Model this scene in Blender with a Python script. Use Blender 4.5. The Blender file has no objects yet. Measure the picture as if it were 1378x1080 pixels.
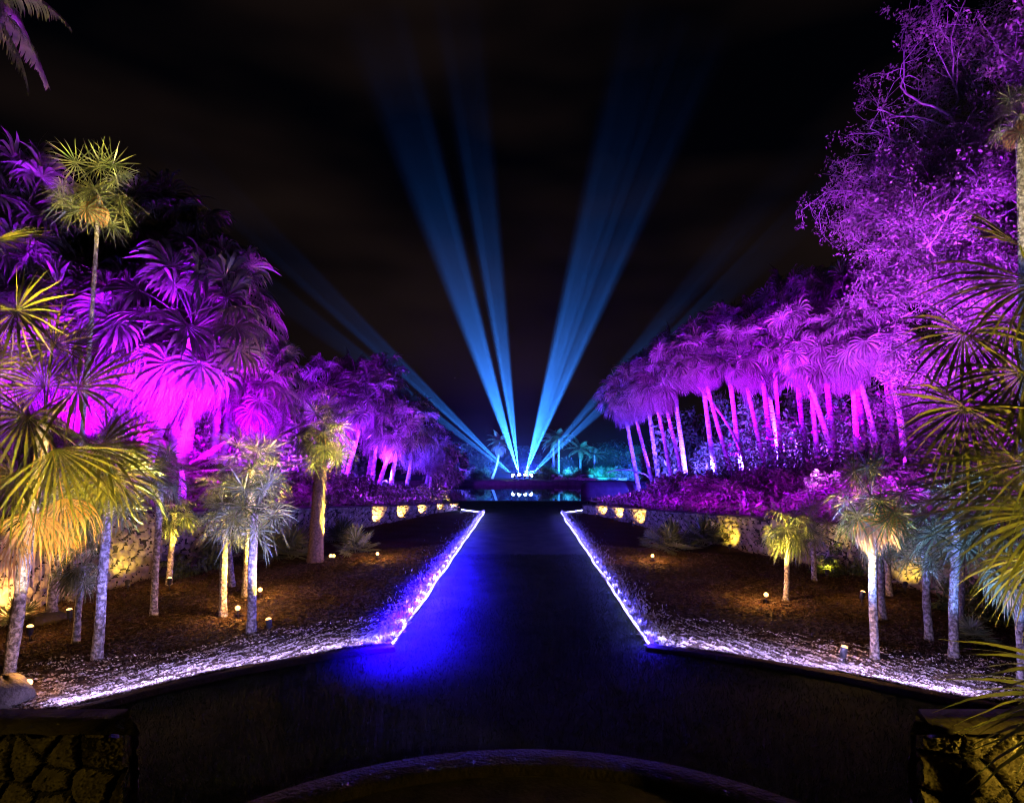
import bpy, math, random
import numpy as np
from mathutils import Vector, Matrix

R = math.radians
sc = bpy.context.scene
col = sc.collection

# ------------------------------------------------------------------ camera
F = 766.0          # focal length in photo pixels (photo 1378 x 1080)
H = 3.5            # eye height
CX, CY = 704.0, 613.0
cam = bpy.data.cameras.new("camera")
cam.sensor_width = 36.0
cam.lens = 36.0 * F / 1378.0
cam.shift_x = -(CX - 689.0) / 1378.0
cam.shift_y = (CY - 540.0) / 1378.0
cam.clip_start = 0.05
cam.clip_end = 2000.0
camo = bpy.data.objects.new("camera", cam)
camo.location = (0, 0, H)
camo.rotation_euler = (R(90), 0, 0)
col.objects.link(camo)
sc.camera = camo
sc.render.resolution_x, sc.render.resolution_y = 1024, 802

# ------------------------------------------------------------------ view + world
sc.view_settings.view_transform = 'Standard'
sc.view_settings.look = 'None'
sc.view_settings.exposure = 0.0
sc.view_settings.gamma = 1.0
sc.render.engine = 'CYCLES'
cy = sc.cycles
cy.max_bounces = 4
cy.diffuse_bounces = 1
cy.filter_width = 1.1
cy.use_light_tree = True
cy.glossy_bounces = 2
cy.transmission_bounces = 2
cy.transparent_max_bounces = 6
cy.volume_bounces = 0
cy.sample_clamp_indirect = 1.5
cy.caustics_reflective = False
cy.caustics_refractive = False
cy.use_adaptive_sampling = True
cy.adaptive_threshold = 0.012
cy.adaptive_min_samples = 20
cy.volume_step_rate = 2.0
cy.volume_max_steps = 64
cy.use_denoising = True
try:
    cy.denoiser = 'OPENIMAGEDENOISE'
    cy.denoising_input_passes = 'RGB_ALBEDO_NORMAL'
except Exception:
    pass

world = bpy.data.worlds.new("World")
sc.world = world
world.use_nodes = True
wn, wl = world.node_tree.nodes, world.node_tree.links
wbg = wn['Background']
wtc = wn.new('ShaderNodeTexCoord')
wno = wn.new('ShaderNodeTexNoise')
wno.inputs['Scale'].default_value = 1.6
wno.inputs['Detail'].default_value = 3
wmp = wn.new('ShaderNodeMapping')
wmp.inputs['Scale'].default_value = (1, 1, 3.2)
wl.new(wtc.outputs['Generated'], wmp.inputs['Vector'])
wl.new(wmp.outputs['Vector'], wno.inputs['Vector'])
wrp = wn.new('ShaderNodeValToRGB')          # thin cloud over the city glow, clear night elsewhere
wrp.color_ramp.elements[0].position = 0.44
wrp.color_ramp.elements[0].color = (0.0003, 0.0004, 0.0010, 1)
wrp.color_ramp.elements[1].position = 0.72
wrp.color_ramp.elements[1].color = (0.0085, 0.0050, 0.0042, 1)
wl.new(wno.outputs['Fac'], wrp.inputs['Fac'])
# faint stars
wv = wn.new('ShaderNodeTexVoronoi')
wv.inputs['Scale'].default_value = 26
wl.new(wtc.outputs['Generated'], wv.inputs['Vector'])
wlt = wn.new('ShaderNodeMath'); wlt.operation = 'LESS_THAN'; wlt.inputs[1].default_value = 0.028
wl.new(wv.outputs['Distance'], wlt.inputs[0])
wsep = wn.new('ShaderNodeSeparateColor'); wl.new(wv.outputs['Color'], wsep.inputs['Color'])
wgt = wn.new('ShaderNodeMath'); wgt.operation = 'GREATER_THAN'; wgt.inputs[1].default_value = 0.86
wl.new(wsep.outputs['Red'], wgt.inputs[0])
wmu = wn.new('ShaderNodeMath'); wmu.operation = 'MULTIPLY'
wl.new(wlt.outputs[0], wmu.inputs[0]); wl.new(wgt.outputs[0], wmu.inputs[1])
wms = wn.new('ShaderNodeMath'); wms.operation = 'MULTIPLY'; wms.inputs[1].default_value = 0.12
wl.new(wmu.outputs[0], wms.inputs[0])
wad = wn.new('ShaderNodeMix'); wad.data_type = 'RGBA'; wad.blend_type = 'ADD'
wad.inputs['Factor'].default_value = 1.0
wl.new(wrp.outputs['Color'], wad.inputs['A'])
wl.new(wms.outputs[0], wad.inputs['B'])
wl.new(wad.outputs['Result'], wbg.inputs['Color'])
wbg.inputs['Strength'].default_value = 1.0


# ------------------------------------------------------------------ light colours and levels
MAGENTA = (0.38, 0.0, 1.0)
PURPLE = (0.28, 0.003, 1.0)
VIOLET = (0.085, 0.02, 1.0)
BLUE = (0.06, 0.03, 1.0)
CYAN = (0.02, 0.22, 1.0)
YELLOW = (1.0, 0.66, 0.07)
WARM = (1.0, 0.55, 0.10)
LAVENDER = (0.42, 0.38, 1.0)
BEAM = (0.03, 0.23, 1.0)
BEAMP = 0.8
KERB = 17.0
FLOOD = 0.52
UPL = 5.5
STRIP = 6.0
LAVP = 4.2


def P(px, py, Y):
    return Vector(((px - CX) / F * Y, Y, H - (py - CY) / F * Y))


def G(px, py, z=0.0):
    Y = F * (H - z) / (py - CY)
    return Vector(((px - CX) / F * Y, Y, z))


def new_light(name, kind, loc, color, power, parent=None, radius=0.05):
    l = bpy.data.lights.new(name, kind)
    l.color = color
    l.energy = power
    l.shadow_soft_size = radius
    o = bpy.data.objects.new(name, l)
    o.location = loc
    col.objects.link(o)
    if parent is not None:
        o.parent = parent
    return o


def spot(name, loc, target, color, power, angle=90, blend=0.5, radius=0.06, parent=None):
    o = new_light(name, 'SPOT', loc, color, power, parent, radius)
    o.data.spot_size = R(angle)
    o.data.spot_blend = blend
    d = Vector(target) - Vector(loc)
    o.rotation_euler = d.to_track_quat('-Z', 'Y').to_euler()
    return o


# ------------------------------------------------------------------ object helpers
def tag(o, label=None, cat=None, group=None, kind=None):
    if label: o['label'] = label
    if cat: o['category'] = cat
    if group: o['group'] = group
    if kind: o['kind'] = kind
    return o


def empty(name, loc, rz=0.0):
    o = bpy.data.objects.new(name, None)
    o.empty_display_size = 0.2
    o.location = loc
    o.rotation_euler = (0, 0, rz)
    col.objects.link(o)
    return o


def inst(name, me, parent=None, loc=(0, 0, 0), rot=(0, 0, 0), scale=1.0):
    o = bpy.data.objects.new(name, me)
    o.location = loc
    o.rotation_euler = rot
    o.scale = (scale,) * 3 if not hasattr(scale, '__len__') else scale
    if parent is not None:
        o.parent = parent
    col.objects.link(o)
    return o


class MB:
    def __init__(self):
        self.V, self.Q, self.n = [], [], 0

    def add(self, v, q):
        v = np.asarray(v, dtype=np.float64).reshape(-1, 3)
        q = np.asarray(q, dtype=np.int64).reshape(-1, 4)
        self.V.append(v)
        self.Q.append(q + self.n)
        self.n += len(v)

    def grid(self, v, closed=False):            # v: (a, b, 3)
        a, b = v.shape[:2]
        i = np.arange(a * b).reshape(a, b)
        if closed:
            j = np.roll(i, -1, axis=1)
            q = np.stack([i[:-1], j[:-1], j[1:], i[1:]], -1)
        else:
            q = np.stack([i[:-1, :-1], i[:-1, 1:], i[1:, 1:], i[1:, :-1]], -1)
        self.add(v, q)

    def strips(self, v):                        # v: (n, k, 2, 3): n ribbons of k cross pairs
        n, k = v.shape[:2]
        i = np.arange(n * k * 2).reshape(n, k, 2)
        q = np.stack([i[:, :-1, 0], i[:, :-1, 1], i[:, 1:, 1], i[:, 1:, 0]], -1)
        self.add(v, q)

    def tube(self, pts, rad, sides=8, cap=True):
        pts = np.asarray(pts, float)
        n = len(pts)
        rad = np.broadcast_to(np.asarray(rad, float), (n,))
        t = np.gradient(pts, axis=0)
        t /= np.linalg.norm(t, axis=1, keepdims=True) + 1e-9
        ref = np.array([1., 0, 0]) if abs(t[:, 0]).mean() < 0.8 else np.array([0, 1., 0])
        u = np.cross(t, ref); u /= np.linalg.norm(u, axis=1, keepdims=True) + 1e-9
        w = np.cross(t, u)
        a = np.arange(sides) * 2 * math.pi / sides
        v = pts[:, None] + rad[:, None, None] * (np.cos(a)[None, :, None] * u[:, None] + np.sin(a)[None, :, None] * w[:, None])
        self.grid(v, closed=True)
        if cap:
            for k, flip in ((0, 1), (n - 1, 0)):
                ring = v[k]
                c = np.repeat(pts[k][None], 1, 0)
                vv = np.concatenate([ring, c])
                q = [[i, (i + 1) % sides, sides, sides] if not flip else [(i + 1) % sides, i, sides, sides] for i in range(sides)]
                # quads with a doubled centre: shift it a hair to stay valid
                vv = np.concatenate([vv, c + 1e-4])
                q = [[a_, b_, sides, sides + 1] for a_, b_, _, _ in q]
                self.add(vv, q)

    def box(self, x0, x1, y0, y1, z0, z1):
        v = [(x0, y0, z0), (x1, y0, z0), (x1, y1, z0), (x0, y1, z0), (x0, y0, z1), (x1, y0, z1), (x1, y1, z1), (x0, y1, z1)]
        q = [(0, 3, 2, 1), (4, 5, 6, 7), (0, 1, 5, 4), (1, 2, 6, 5), (2, 3, 7, 6), (3, 0, 4, 7)]
        self.add(v, q)

    def mesh(self, name, mat, smooth=False):
        v = np.concatenate(self.V); q = np.concatenate(self.Q)
        me = bpy.data.meshes.new(name)
        me.vertices.add(len(v)); me.vertices.foreach_set('co', v.astype(np.float32).ravel())
        me.loops.add(q.size); me.loops.foreach_set('vertex_index', q.astype(np.int32).ravel())
        me.polygons.add(len(q))
        me.polygons.foreach_set('loop_start', (np.arange(len(q)) * 4).astype(np.int32))
        if smooth:
            me.polygons.foreach_set('use_smooth', np.ones(len(q), dtype=bool))
        me.update(calc_edges=True)
        me.materials.append(mat)
        return me

    def build(self, name, mat, parent=None, smooth=False, loc=(0, 0, 0)):
        return inst(name, self.mesh(name, mat, smooth), parent, loc)


def nrm(a):
    return a / (np.linalg.norm(a, axis=-1, keepdims=True) + 1e-9)


# ------------------------------------------------------------------ materials
def mat(name, c0, c1, scale=6.0, rough=0.6, bump=0.0, bscale=20.0, trans=0.0, spec=0.4, detail=5, wave=None, rnd=0.0, lo=.35, hi=.65):
    m = bpy.data.materials.new(name)
    m.use_nodes = True
    n, l = m.node_tree.nodes, m.node_tree.links
    b = n['Principled BSDF']
    tc = n.new('ShaderNodeTexCoord')
    no = n.new('ShaderNodeTexNoise'); no.inputs['Scale'].default_value = scale; no.inputs['Detail'].default_value = detail
    l.new(tc.outputs['Object'], no.inputs['Vector'])
    cr = n.new('ShaderNodeValToRGB')
    cr.color_ramp.elements[0].position = lo; cr.color_ramp.elements[0].color = (*c0, 1)
    cr.color_ramp.elements[1].position = hi; cr.color_ramp.elements[1].color = (*c1, 1)
    l.new(no.outputs['Fac'], cr.inputs['Fac'])
    csock = cr.outputs['Color']
    if rnd:
        oi = n.new('ShaderNodeObjectInfo')
        hs = n.new('ShaderNodeHueSaturation')
        mr = n.new('ShaderNodeMapRange')
        mr.inputs['To Min'].default_value = 1 - rnd; mr.inputs['To Max'].default_value = 1 + rnd
        l.new(oi.outputs['Random'], mr.inputs['Value'])
        l.new(mr.outputs['Result'], hs.inputs['Value'])
        l.new(csock, hs.inputs['Color'])
        csock = hs.outputs['Color']
    l.new(csock, b.inputs['Base Color'])
    b.inputs['Roughness'].default_value = rough
    b.inputs['Specular IOR Level'].default_value = spec
    if bump:
        bn = n.new('ShaderNodeTexNoise'); bn.inputs['Scale'].default_value = bscale; bn.inputs['Detail'].default_value = 8
        l.new(tc.outputs['Object'], bn.inputs['Vector'])
        bp = n.new('ShaderNodeBump'); bp.inputs['Strength'].default_value = bump; bp.inputs['Distance'].default_value = 0.05
        hsock = bn.outputs['Fac']
        if wave:
            wv_ = n.new('ShaderNodeTexWave'); wv_.wave_type = 'BANDS'; wv_.bands_direction = 'Z'
            wv_.inputs['Scale'].default_value = wave; wv_.inputs['Distortion'].default_value = 1.5
            l.new(tc.outputs['Object'], wv_.inputs['Vector'])
            ad = n.new('ShaderNodeMath'); ad.operation = 'ADD'
            l.new(wv_.outputs['Fac'], ad.inputs[0]); l.new(bn.outputs['Fac'], ad.inputs[1])
            hsock = ad.outputs[0]
        l.new(hsock, bp.inputs['Height'])
        l.new(bp.outputs['Normal'], b.inputs['Normal'])
    if trans:
        tr = n.new('ShaderNodeBsdfTranslucent')
        l.new(csock, tr.inputs['Color'])
        mx = n.new('ShaderNodeMixShader'); mx.inputs['Fac'].default_value = trans
        l.new(b.outputs['BSDF'], mx.inputs[1]); l.new(tr.outputs['BSDF'], mx.inputs[2])
        l.new(mx.outputs['Shader'], n['Material Output'].inputs['Surface'])
    return m


def emit(name, color, strength):
    m = bpy.data.materials.new(name)
    m.use_nodes = True
    b = m.node_tree.nodes['Principled BSDF']
    b.inputs['Base Color'].default_value = (0.02, 0.02, 0.02, 1)
    b.inputs['Emission Color'].default_value = (*color, 1)
    b.inputs['Emission Strength'].default_value = strength
    m.cycles.emission_sampling = 'NONE'      # the lamps beside these lenses carry the light
    return m


M_LEAF = mat('palm_leaf', (0.06, 0.085, 0.035), (0.17, 0.19, 0.085), 3.0, 0.33, trans=0.15, rnd=.15)
M_LEAF_BIG = mat('glossy_leaf', (0.07, 0.085, 0.022), (0.17, 0.175, 0.045), 5.0, 0.32, trans=0.15)
M_WEEP = mat('weeping_leaf', (0.04, 0.05, 0.03), (0.15, 0.15, 0.10), 2.0, 0.4, trans=0.1, rnd=.2)
M_DRY = mat('dry_thatch', (0.025, 0.02, 0.018), (0.26, 0.22, 0.18), 16.0, 0.75, trans=0.12, rnd=.15)
M_DEAD = mat('dead_leaf', (0.26, 0.14, 0.06), (0.40, 0.24, 0.11), 4.0, 0.7, trans=0.25)
M_TRUNK = mat('palm_trunk', (0.10, 0.088, 0.075), (0.38, 0.355, 0.33), 17.0, 0.85, bump=1.0, bscale=34, lo=.42, hi=.64, detail=9)
M_PALE = mat('pale_trunk', (0.20, 0.18, 0.17), (0.44, 0.41, 0.38), 5.0, 0.85, bump=0.6, bscale=22, wave=1.6)
M_FIBRE = mat('trunk_fibre', (0.09, 0.06, 0.04), (0.2, 0.14, 0.09), 14.0, 0.9, bump=0.8, bscale=30)
M_BARK = mat('bark', (0.12, 0.10, 0.09), (0.34, 0.30, 0.27), 4.0, 0.85, bump=0.5, bscale=12)
M_TLEAF = mat('tree_leaf', (0.05, 0.06, 0.035), (0.22, 0.20, 0.14), 1.1, 0.5, trans=0.25)
M_SHRUB = mat('shrub_leaf', (0.04, 0.07, 0.025), (0.10, 0.13, 0.05), 1.5, 0.4, trans=0.2, rnd=.25)
M_LAWN = mat('lawn_grass', (0.010, 0.020, 0.010), (0.024, 0.038, 0.018), 1.3, 0.95, bump=0.9, bscale=60, spec=.1)
M_GRASS = mat('grass_blade', (0.010, 0.022, 0.008), (0.03, 0.045, 0.015), 2, 0.8, trans=.1, spec=.1)
M_MULCH = mat('mulch', (0.022, 0.011, 0.006), (0.07, 0.032, 0.015), 14.0, 0.95, bump=1.0, bscale=45, spec=.15)
M_CHIP = mat('mulch_chip', (0.022, 0.012, 0.008), (0.12, 0.08, 0.055), 9.0, 0.8, lo=.4, hi=.66)
M_EARTH = mat('bank_earth', (0.03, 0.026, 0.018), (0.07, 0.055, 0.04), 2.0, 0.95, bump=.8, bscale=14)
M_COPING = mat('coping_stone', (0.018, 0.013, 0.010), (0.05, 0.036, 0.028), 3.0, 0.85, bump=.5, bscale=18)
M_KERB = mat('kerb_brick', (0.010, 0.006, 0.004), (0.030, 0.019, 0.013), 5.0, 0.9, bump=.7, bscale=22)
M_BORDER = mat('pale_border_leaf', (0.10, 0.10, 0.08), (0.42, 0.40, 0.38), 8.0, 0.5, trans=.2)
M_BLACK = mat('black_metal', (0.012, 0.012, 0.014), (0.03, 0.03, 0.033), 20, 0.4)
M_DARK = mat('dark_timber', (0.012, 0.012, 0.014), (0.028, 0.026, 0.028), 2, 0.7)
M_BULB = emit('warm_lens', (1.0, 0.46, 0.11), 6.5)
M_BULB_W = emit('wall_lens', (1.0, 0.42, 0.08), 4.0)
M_ROPE = emit('blue_strip', (0.30, 0.26, 1.0), 30.0)
_n, _l = M_ROPE.node_tree.nodes, M_ROPE.node_tree.links
_t = _n.new('ShaderNodeTexCoord'); _o = _n.new('ShaderNodeTexNoise'); _o.inputs['Scale'].default_value = 5.0
_m = _n.new('ShaderNodeMapRange'); _m.inputs['From Min'].default_value = .38; _m.inputs['From Max'].default_value = .62; _m.inputs['To Min'].default_value = 9.0; _m.inputs['To Max'].default_value = 30.0
_l.new(_t.outputs['Object'], _o.inputs['Vector']); _l.new(_o.outputs['Fac'], _m.inputs['Value']); _l.new(_m.outputs['Result'], _n['Principled BSDF'].inputs['Emission Strength'])
M_SEARCH = emit('searchlight_lens', (0.55, 0.85, 1.0), 60.0)


def stone_mat(name, c0, c1, sc_=2.2):
    m = mat(name, c0, c1, 4.0, 0.9, lo=.3, hi=.7)
    n, l = m.node_tree.nodes, m.node_tree.links
    b = n['Principled BSDF']
    tc = n.new('ShaderNodeTexCoord')
    n2 = n.new('ShaderNodeTexNoise'); n2.inputs['Scale'].default_value = 14; n2.inputs['Detail'].default_value = 10; n2.inputs['Roughness'].default_value = .75
    l.new(tc.outputs['Object'], n2.inputs['Vector'])
    bp = n.new('ShaderNodeBump'); bp.inputs['Strength'].default_value = .9; bp.inputs['Distance'].default_value = .07
    l.new(n2.outputs['Fac'], bp.inputs['Height']); l.new(bp.outputs['Normal'], b.inputs['Normal'])
    return m


M_STONE = stone_mat('coral_stone', (0.10, 0.08, 0.055), (0.40, 0.34, 0.25), 2.6)
M_PIER = stone_mat('pier_stone', (0.10, 0.08, 0.05), (0.26, 0.21, 0.13), 3.0)


M_MORTAR = mat('mortar', (0.012, 0.010, 0.008), (0.035, 0.028, 0.02), 12.0, 0.95, bump=.8, bscale=40)


def water_mat():
    m = bpy.data.materials.new('lake_water')
    m.use_nodes = True
    n, l = m.node_tree.nodes, m.node_tree.links
    b = n['Principled BSDF']
    b.inputs['Base Color'].default_value = (0.002, 0.003, 0.006, 1)
    b.inputs['Roughness'].default_value = 0.015
    b.inputs['IOR'].default_value = 1.33
    tc = n.new('ShaderNodeTexCoord'); no = n.new('ShaderNodeTexNoise')
    no.inputs['Scale'].default_value = .9; no.inputs['Detail'].default_value = 3
    l.new(tc.outputs['Object'], no.inputs['Vector'])
    bp = n.new('ShaderNodeBump'); bp.inputs['Strength'].default_value = .02; bp.inputs['Distance'].default_value = .05
    l.new(no.outputs['Fac'], bp.inputs['Height']); l.new(bp.outputs['Normal'], b.inputs['Normal'])
    return m


M_WATER = water_mat()

# ------------------------------------------------------------------ the setting
WL = np.array([(8, -11.6), (11, -11.4), (15.3, -10.7), (20.3, -9.65), (28.5, -7.33), (30.6, -6.5), (32.7, -5.76), (35.3, -5.07), (36.7, -4.28)])
WR = np.array([(8, 11.6), (11, 11.2), (15.1, 10.2), (17.4, 9.34), (21.6, 7.8), (28.4, 5.75), (30.8, 5.1), (32.7, 4.4), (34.8, 3.73)])
EXTRA = [(38.5, 5.6), (41, 8.2), (44, 9.6), (52, 10.6), (62, 15), (75, 22), (110, 30)]


def wall_x(side, y):
    W = WL if side < 0 else WR
    ys = np.concatenate([W[:, 0], [e[0] for e in EXTRA]])
    xs = np.concatenate([np.abs(W[:, 1]), [e[1] for e in EXTRA]])
    return np.interp(y, ys, xs)


def wall_z(side, y):
    if side < 0:
        return np.clip(2.0 - 0.0735 * (np.asarray(y, float) - 15.3), 0.42, 2.45)
    return np.clip(1.52 - 0.0556 * (np.asarray(y, float) - 17.2), 0.5, 2.0)


def terrace_z(side, x, y):
    d = np.abs(x) - wall_x(side, y)
    z0 = wall_z(side, y) - 0.10
    z0 = np.where(np.asarray(y) > 37.5, 0.22, z0)
    return z0 + np.clip(d, 0, 14) * 0.15


def hole(a):                                   # lake bed depth
    return a


# ground: one sheet to the horizon, dipping under the lake
gx = np.concatenate([np.linspace(-900, -60, 12), np.linspace(-56, 56, 85), np.linspace(60, 900, 12)])
gy = np.concatenate([np.linspace(-60, 0, 12), np.linspace(2, 43.5, 40), [44.2], np.linspace(46, 69.5, 24), [70.4], np.linspace(72, 110, 16), np.linspace(130, 1200, 12)])
X, Yg = np.meshgrid(gx, gy, indexing='ij')
Z = np.zeros_like(X)
lake = (Yg > 43.9) & (Yg < 70.2) & (np.abs(X) < 40)
Z[lake] = -0.9
Z[(Yg > 70.3)] = 0.05
b = MB(); b.grid(np.stack([X, Yg, Z], -1)[:, :, :]); 
lawn = b.build('lawn', M_LAWN); tag(lawn, kind='structure')

b = MB(); b.grid(np.stack(np.meshgrid(np.linspace(-39.5, 39.5, 3), np.linspace(43.95, 70.3, 3), indexing='ij') + [np.full((3, 3), -0.1)], -1))
wt = b.build('lake_water', M_WATER); tag(wt, kind='structure')

# coping along the near edge of the lake
b = MB(); b.box(-10.2, 10.4, 43.3, 43.98, -0.3, 0.03)
tag(b.build('lake_edge', M_COPING), kind='structure')

for side, nm in ((-1, 'left'), (1, 'right')):
    ys = np.concatenate([np.linspace(8, 37.2, 60), np.linspace(37.6, 100, 70)])
    ds = np.concatenate([[0.18, 0.19], np.linspace(0.5, 14, 28), np.linspace(16, 60, 10)])
    Yt, Dt = np.meshgrid(ys, ds, indexing='ij')
    Xt = side * (wall_x(side, Yt) + Dt)
    Zt = terrace_z(side, Xt, Yt) + 0.05 * np.sin(Xt * 2.1 + Yt) * np.cos(Yt * 1.7) * (Dt > .4)
    Zt[:, 0] = -0.5
    b = MB(); b.grid(np.stack([Xt, Yt, Zt], -1))
    tag(b.build('bank_terrain', M_EARTH), kind='structure')

# far shore
b = MB()
xs = np.linspace(-40, 40, 60)
ys = np.array([70.1, 70.12, 70.6, 74, 80, 100, 140])
Xf, Yf = np.meshgrid(xs, ys, indexing='ij')
Zf = np.interp(Yf, [70.1, 70.12, 74, 80, 140], [-.6, .42, .5, .7, 1.2]) + .06 * np.sin(Xf * 1.3)
Zf[:, 0] = -.6
b.grid(np.stack([Xf, Yf, Zf], -1))
tag(b.build('far_shore_terrain', M_EARTH), kind='structure')

# planting beds of mulch, from the path edge and the front curve out to the walls
ARC_L = [(530, 872), (460, 880), (400, 889), (330, 902), (260, 917), (200, 931), (140, 947), (80, 962), (0, 968), (-120, 975)]
ARC_R = [(872, 872), (940, 880), (1000, 889), (1070, 900), (1140, 913), (1200, 926), (1260, 938), (1310, 947), (1390, 960), (1500, 975)]
EDGE = {-1: (G(530, 872), G(652, 690.5)), 1: (G(872, 872), G(755, 691.5))}
arcs = {-1: np.array([G(*p)[:] for p in ARC_L]), 1: np.array([G(*p)[:] for p in ARC_R])}


def arc_y(side, ax):                            # front edge of the bed at |x|
    a = arcs[side]
    return np.interp(ax, np.abs(a[:, 0]), a[:, 1])


def edge_x(side, y):
    p, q = EDGE[side]
    return np.interp(y, [p.y, q.y], [abs(p.x), abs(q.x)])


rg = np.random.default_rng(5)


def bed_z(x, y):
    return 0.05 + 0.035 * np.sin(x * 1.9 + 1.3 * y) * np.sin(y * 2.3 - x) 


for side in (-1, 1):
    b = MB()
    us = np.linspace(0, 1, 140)
    vs = np.linspace(0, 1, 170)
    # rows by depth: from the curve to the far end, columns from the inner edge to the wall
    U, Vv = np.meshgrid(us, vs, indexing='ij')
    y_far = EDGE[side][1].y
    ax_in = np.minimum(EDGE[side][0].x if False else 99, 99)
    Yb = 6.4 + (y_far - 6.4) * Vv ** 1.5
    inner = edge_x(side, Yb)
    # in front of the corner the inner limit follows the curve
    a = arcs[side]
    order = np.argsort(a[:, 1])
    inner = np.where(Yb < EDGE[side][0].y, np.interp(Yb, a[order][:, 1], np.abs(a[order][:, 0])), inner)
    outer = wall_x(side, Yb) + .1
    outer = np.maximum(outer, inner + .01)
    Xb = side * (inner + (outer - inner) * U)
    Zb = bed_z(Xb, Yb) + rg.normal(0, .006, Xb.shape)
    Zb[0] = 0.012
    b.grid(np.stack([Xb, Yb, Zb], -1))
    tag(b.build('mulch_ground', M_MULCH), kind='structure')

# mulch chips scattered over the near part of the beds (a texture nobody could count)
for side in (-1, 1):
    n = 140000
    ax = rg.uniform(2.3, 11.4, n)
    dep = np.where(rg.random(n) < .45, rg.exponential(.75, n), rg.uniform(0, 12, n))
    yy = arc_y(side, ax) + .02 + dep
    ok = (ax > edge_x(side, yy) + .02)
    ax, yy, dep = ax[ok], yy[ok], dep[ok]
    x = side * ax
    z = bed_z(x, yy) + rg.uniform(.0, .03, len(x))
    L = rg.uniform(.008, .034, len(x)) * rg.choice([.7, 1, 1.5], len(x)); W = rg.uniform(.004, .009, len(x))
    d = nrm(np.stack([rg.normal(0, 1, len(x)), rg.normal(0, .6, len(x)), rg.normal(0, .35, len(x))], -1))
    s = nrm(np.cross(d, nrm(rg.normal(0, 1, (len(x), 3)) + [0, 0, .6])))
    c = np.stack([x, yy, z], -1)
    v = np.stack([np.stack([c - d * L[:, None] - s * W[:, None], c - d * L[:, None] + s * W[:, None]], 1),
                  np.stack([c + d * L[:, None] - s * W[:, None], c + d * L[:, None] + s * W[:, None]], 1)], 1)
    b = MB(); b.strips(v)
    o = b.build('mulch_chips', M_CHIP)
    tag(o, 'loose bark chips along the curved front of the %s planting bed' % ('left' if side < 0 else 'right'), 'mulch', kind='stuff')

# pale flakes along the bed fronts: the sparkle of grazing light put into colour
M_SPARKLE = mat('sparkle_flakes', (0.20, 0.16, 0.13), (0.62, 0.56, 0.50), 9.0, 0.7, trans=.15)
for side in (-1, 1):
    n = 60000
    ax = rg.uniform(2.3, 8.2, n)
    dep = rg.exponential(.75, n)
    yy = arc_y(side, ax) + .02 + dep
    streak = np.sin(ax * 9 + 2.2 * np.sin(dep * 7 + ax * 1.7)) * np.sin(dep * 21 + ax * 5 + 1.5 * np.sin(ax * 3.1)) + .5 * np.sin(ax * 31 + dep * 17)
    ok = (ax > edge_x(side, yy) + .02) & (rg.random(n) < np.clip(.10 + .75 * streak, .015, 1)) & (dep < 2.2)
    ax, yy, dep = ax[ok], yy[ok], dep[ok]
    c = np.stack([side * ax, yy, bed_z(side * ax, yy) + .022 + rg.uniform(0, .025, len(ax))], -1)
    L = rg.uniform(.010, .032, len(ax)); W = L * rg.uniform(.3, .6, len(ax))
    d = nrm(np.stack([rg.normal(0, 1, len(ax)), rg.normal(0, .5, len(ax)), rg.normal(0, .3, len(ax))], -1))
    s_ = nrm(np.cross(d, nrm(rg.normal(0, 1, (len(ax), 3)) + [0, -.8, .5])))
    v = np.stack([np.stack([c - d * L[:, None], c - d * L[:, None] * .9], 1), np.stack([c - s_ * W[:, None], c + s_ * W[:, None]], 1), np.stack([c + d * L[:, None] * .9, c + d * L[:, None]], 1)], 1)
    b = MB(); b.strips(v)
    tag(b.build('sparkle_flakes', M_SPARKLE), 'pale flakes standing in for the sparkle of lit mulch along the curved front of the %s planting bed' % ('left' if side < 0 else 'right'), 'litter', kind='stuff')

# kerbs: dark brick edging along the curved fronts
for side in (-1, 1):
    a = arcs[side]
    t = np.linspace(0, len(a) - 1, 120)
    pts = np.stack([np.interp(t, np.arange(len(a)), a[:, k]) for k in range(3)], -1)
    d = nrm(np.gradient(pts, axis=0)); s = np.stack([-d[:, 1], d[:, 0], 0 * d[:, 0]], -1)
    if s[0, 1] > 0: s = -s                       # towards the camera
    prof = [(0.0, -.05), (0.0, .075), (.03, .09), (.16, .09), (.19, .075), (.19, -.05)]
    v = np.stack([pts + s * p0 + np.array([0, 0, p1]) for p0, p1 in prof], 1)
    b = MB(); b.grid(v)
    tag(b.build('kerb', M_KERB), kind='structure')

# round landing below the camera: a curved brick edge
th = np.linspace(R(18), R(162), 90)
prof = [(4.15, -.02), (4.15, .10), (4.10, .13), (3.78, .13), (3.74, .10), (3.74, .02), (0.05, .02)]
v = np.stack([np.stack([r * np.cos(th), 2.45 + r * np.sin(th), 0 * th + z], -1) for r, z in prof], 1)
b = MB(); b.grid(v[:, :6]); tag(b.build('step_edge', M_KERB), kind='structure')
b = MB(); b.grid(v[:, 5:]); tag(b.build('landing_paving', M_COPING), kind='structure')


# ------------------------------------------------------------------ stone walls
def vor(p, seeds):
    d = ((p[:, None, :] - seeds[None]) ** 2).sum(-1)
    d.sort(axis=1)
    return np.sqrt(d[:, 0]), np.sqrt(d[:, 1])


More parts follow.
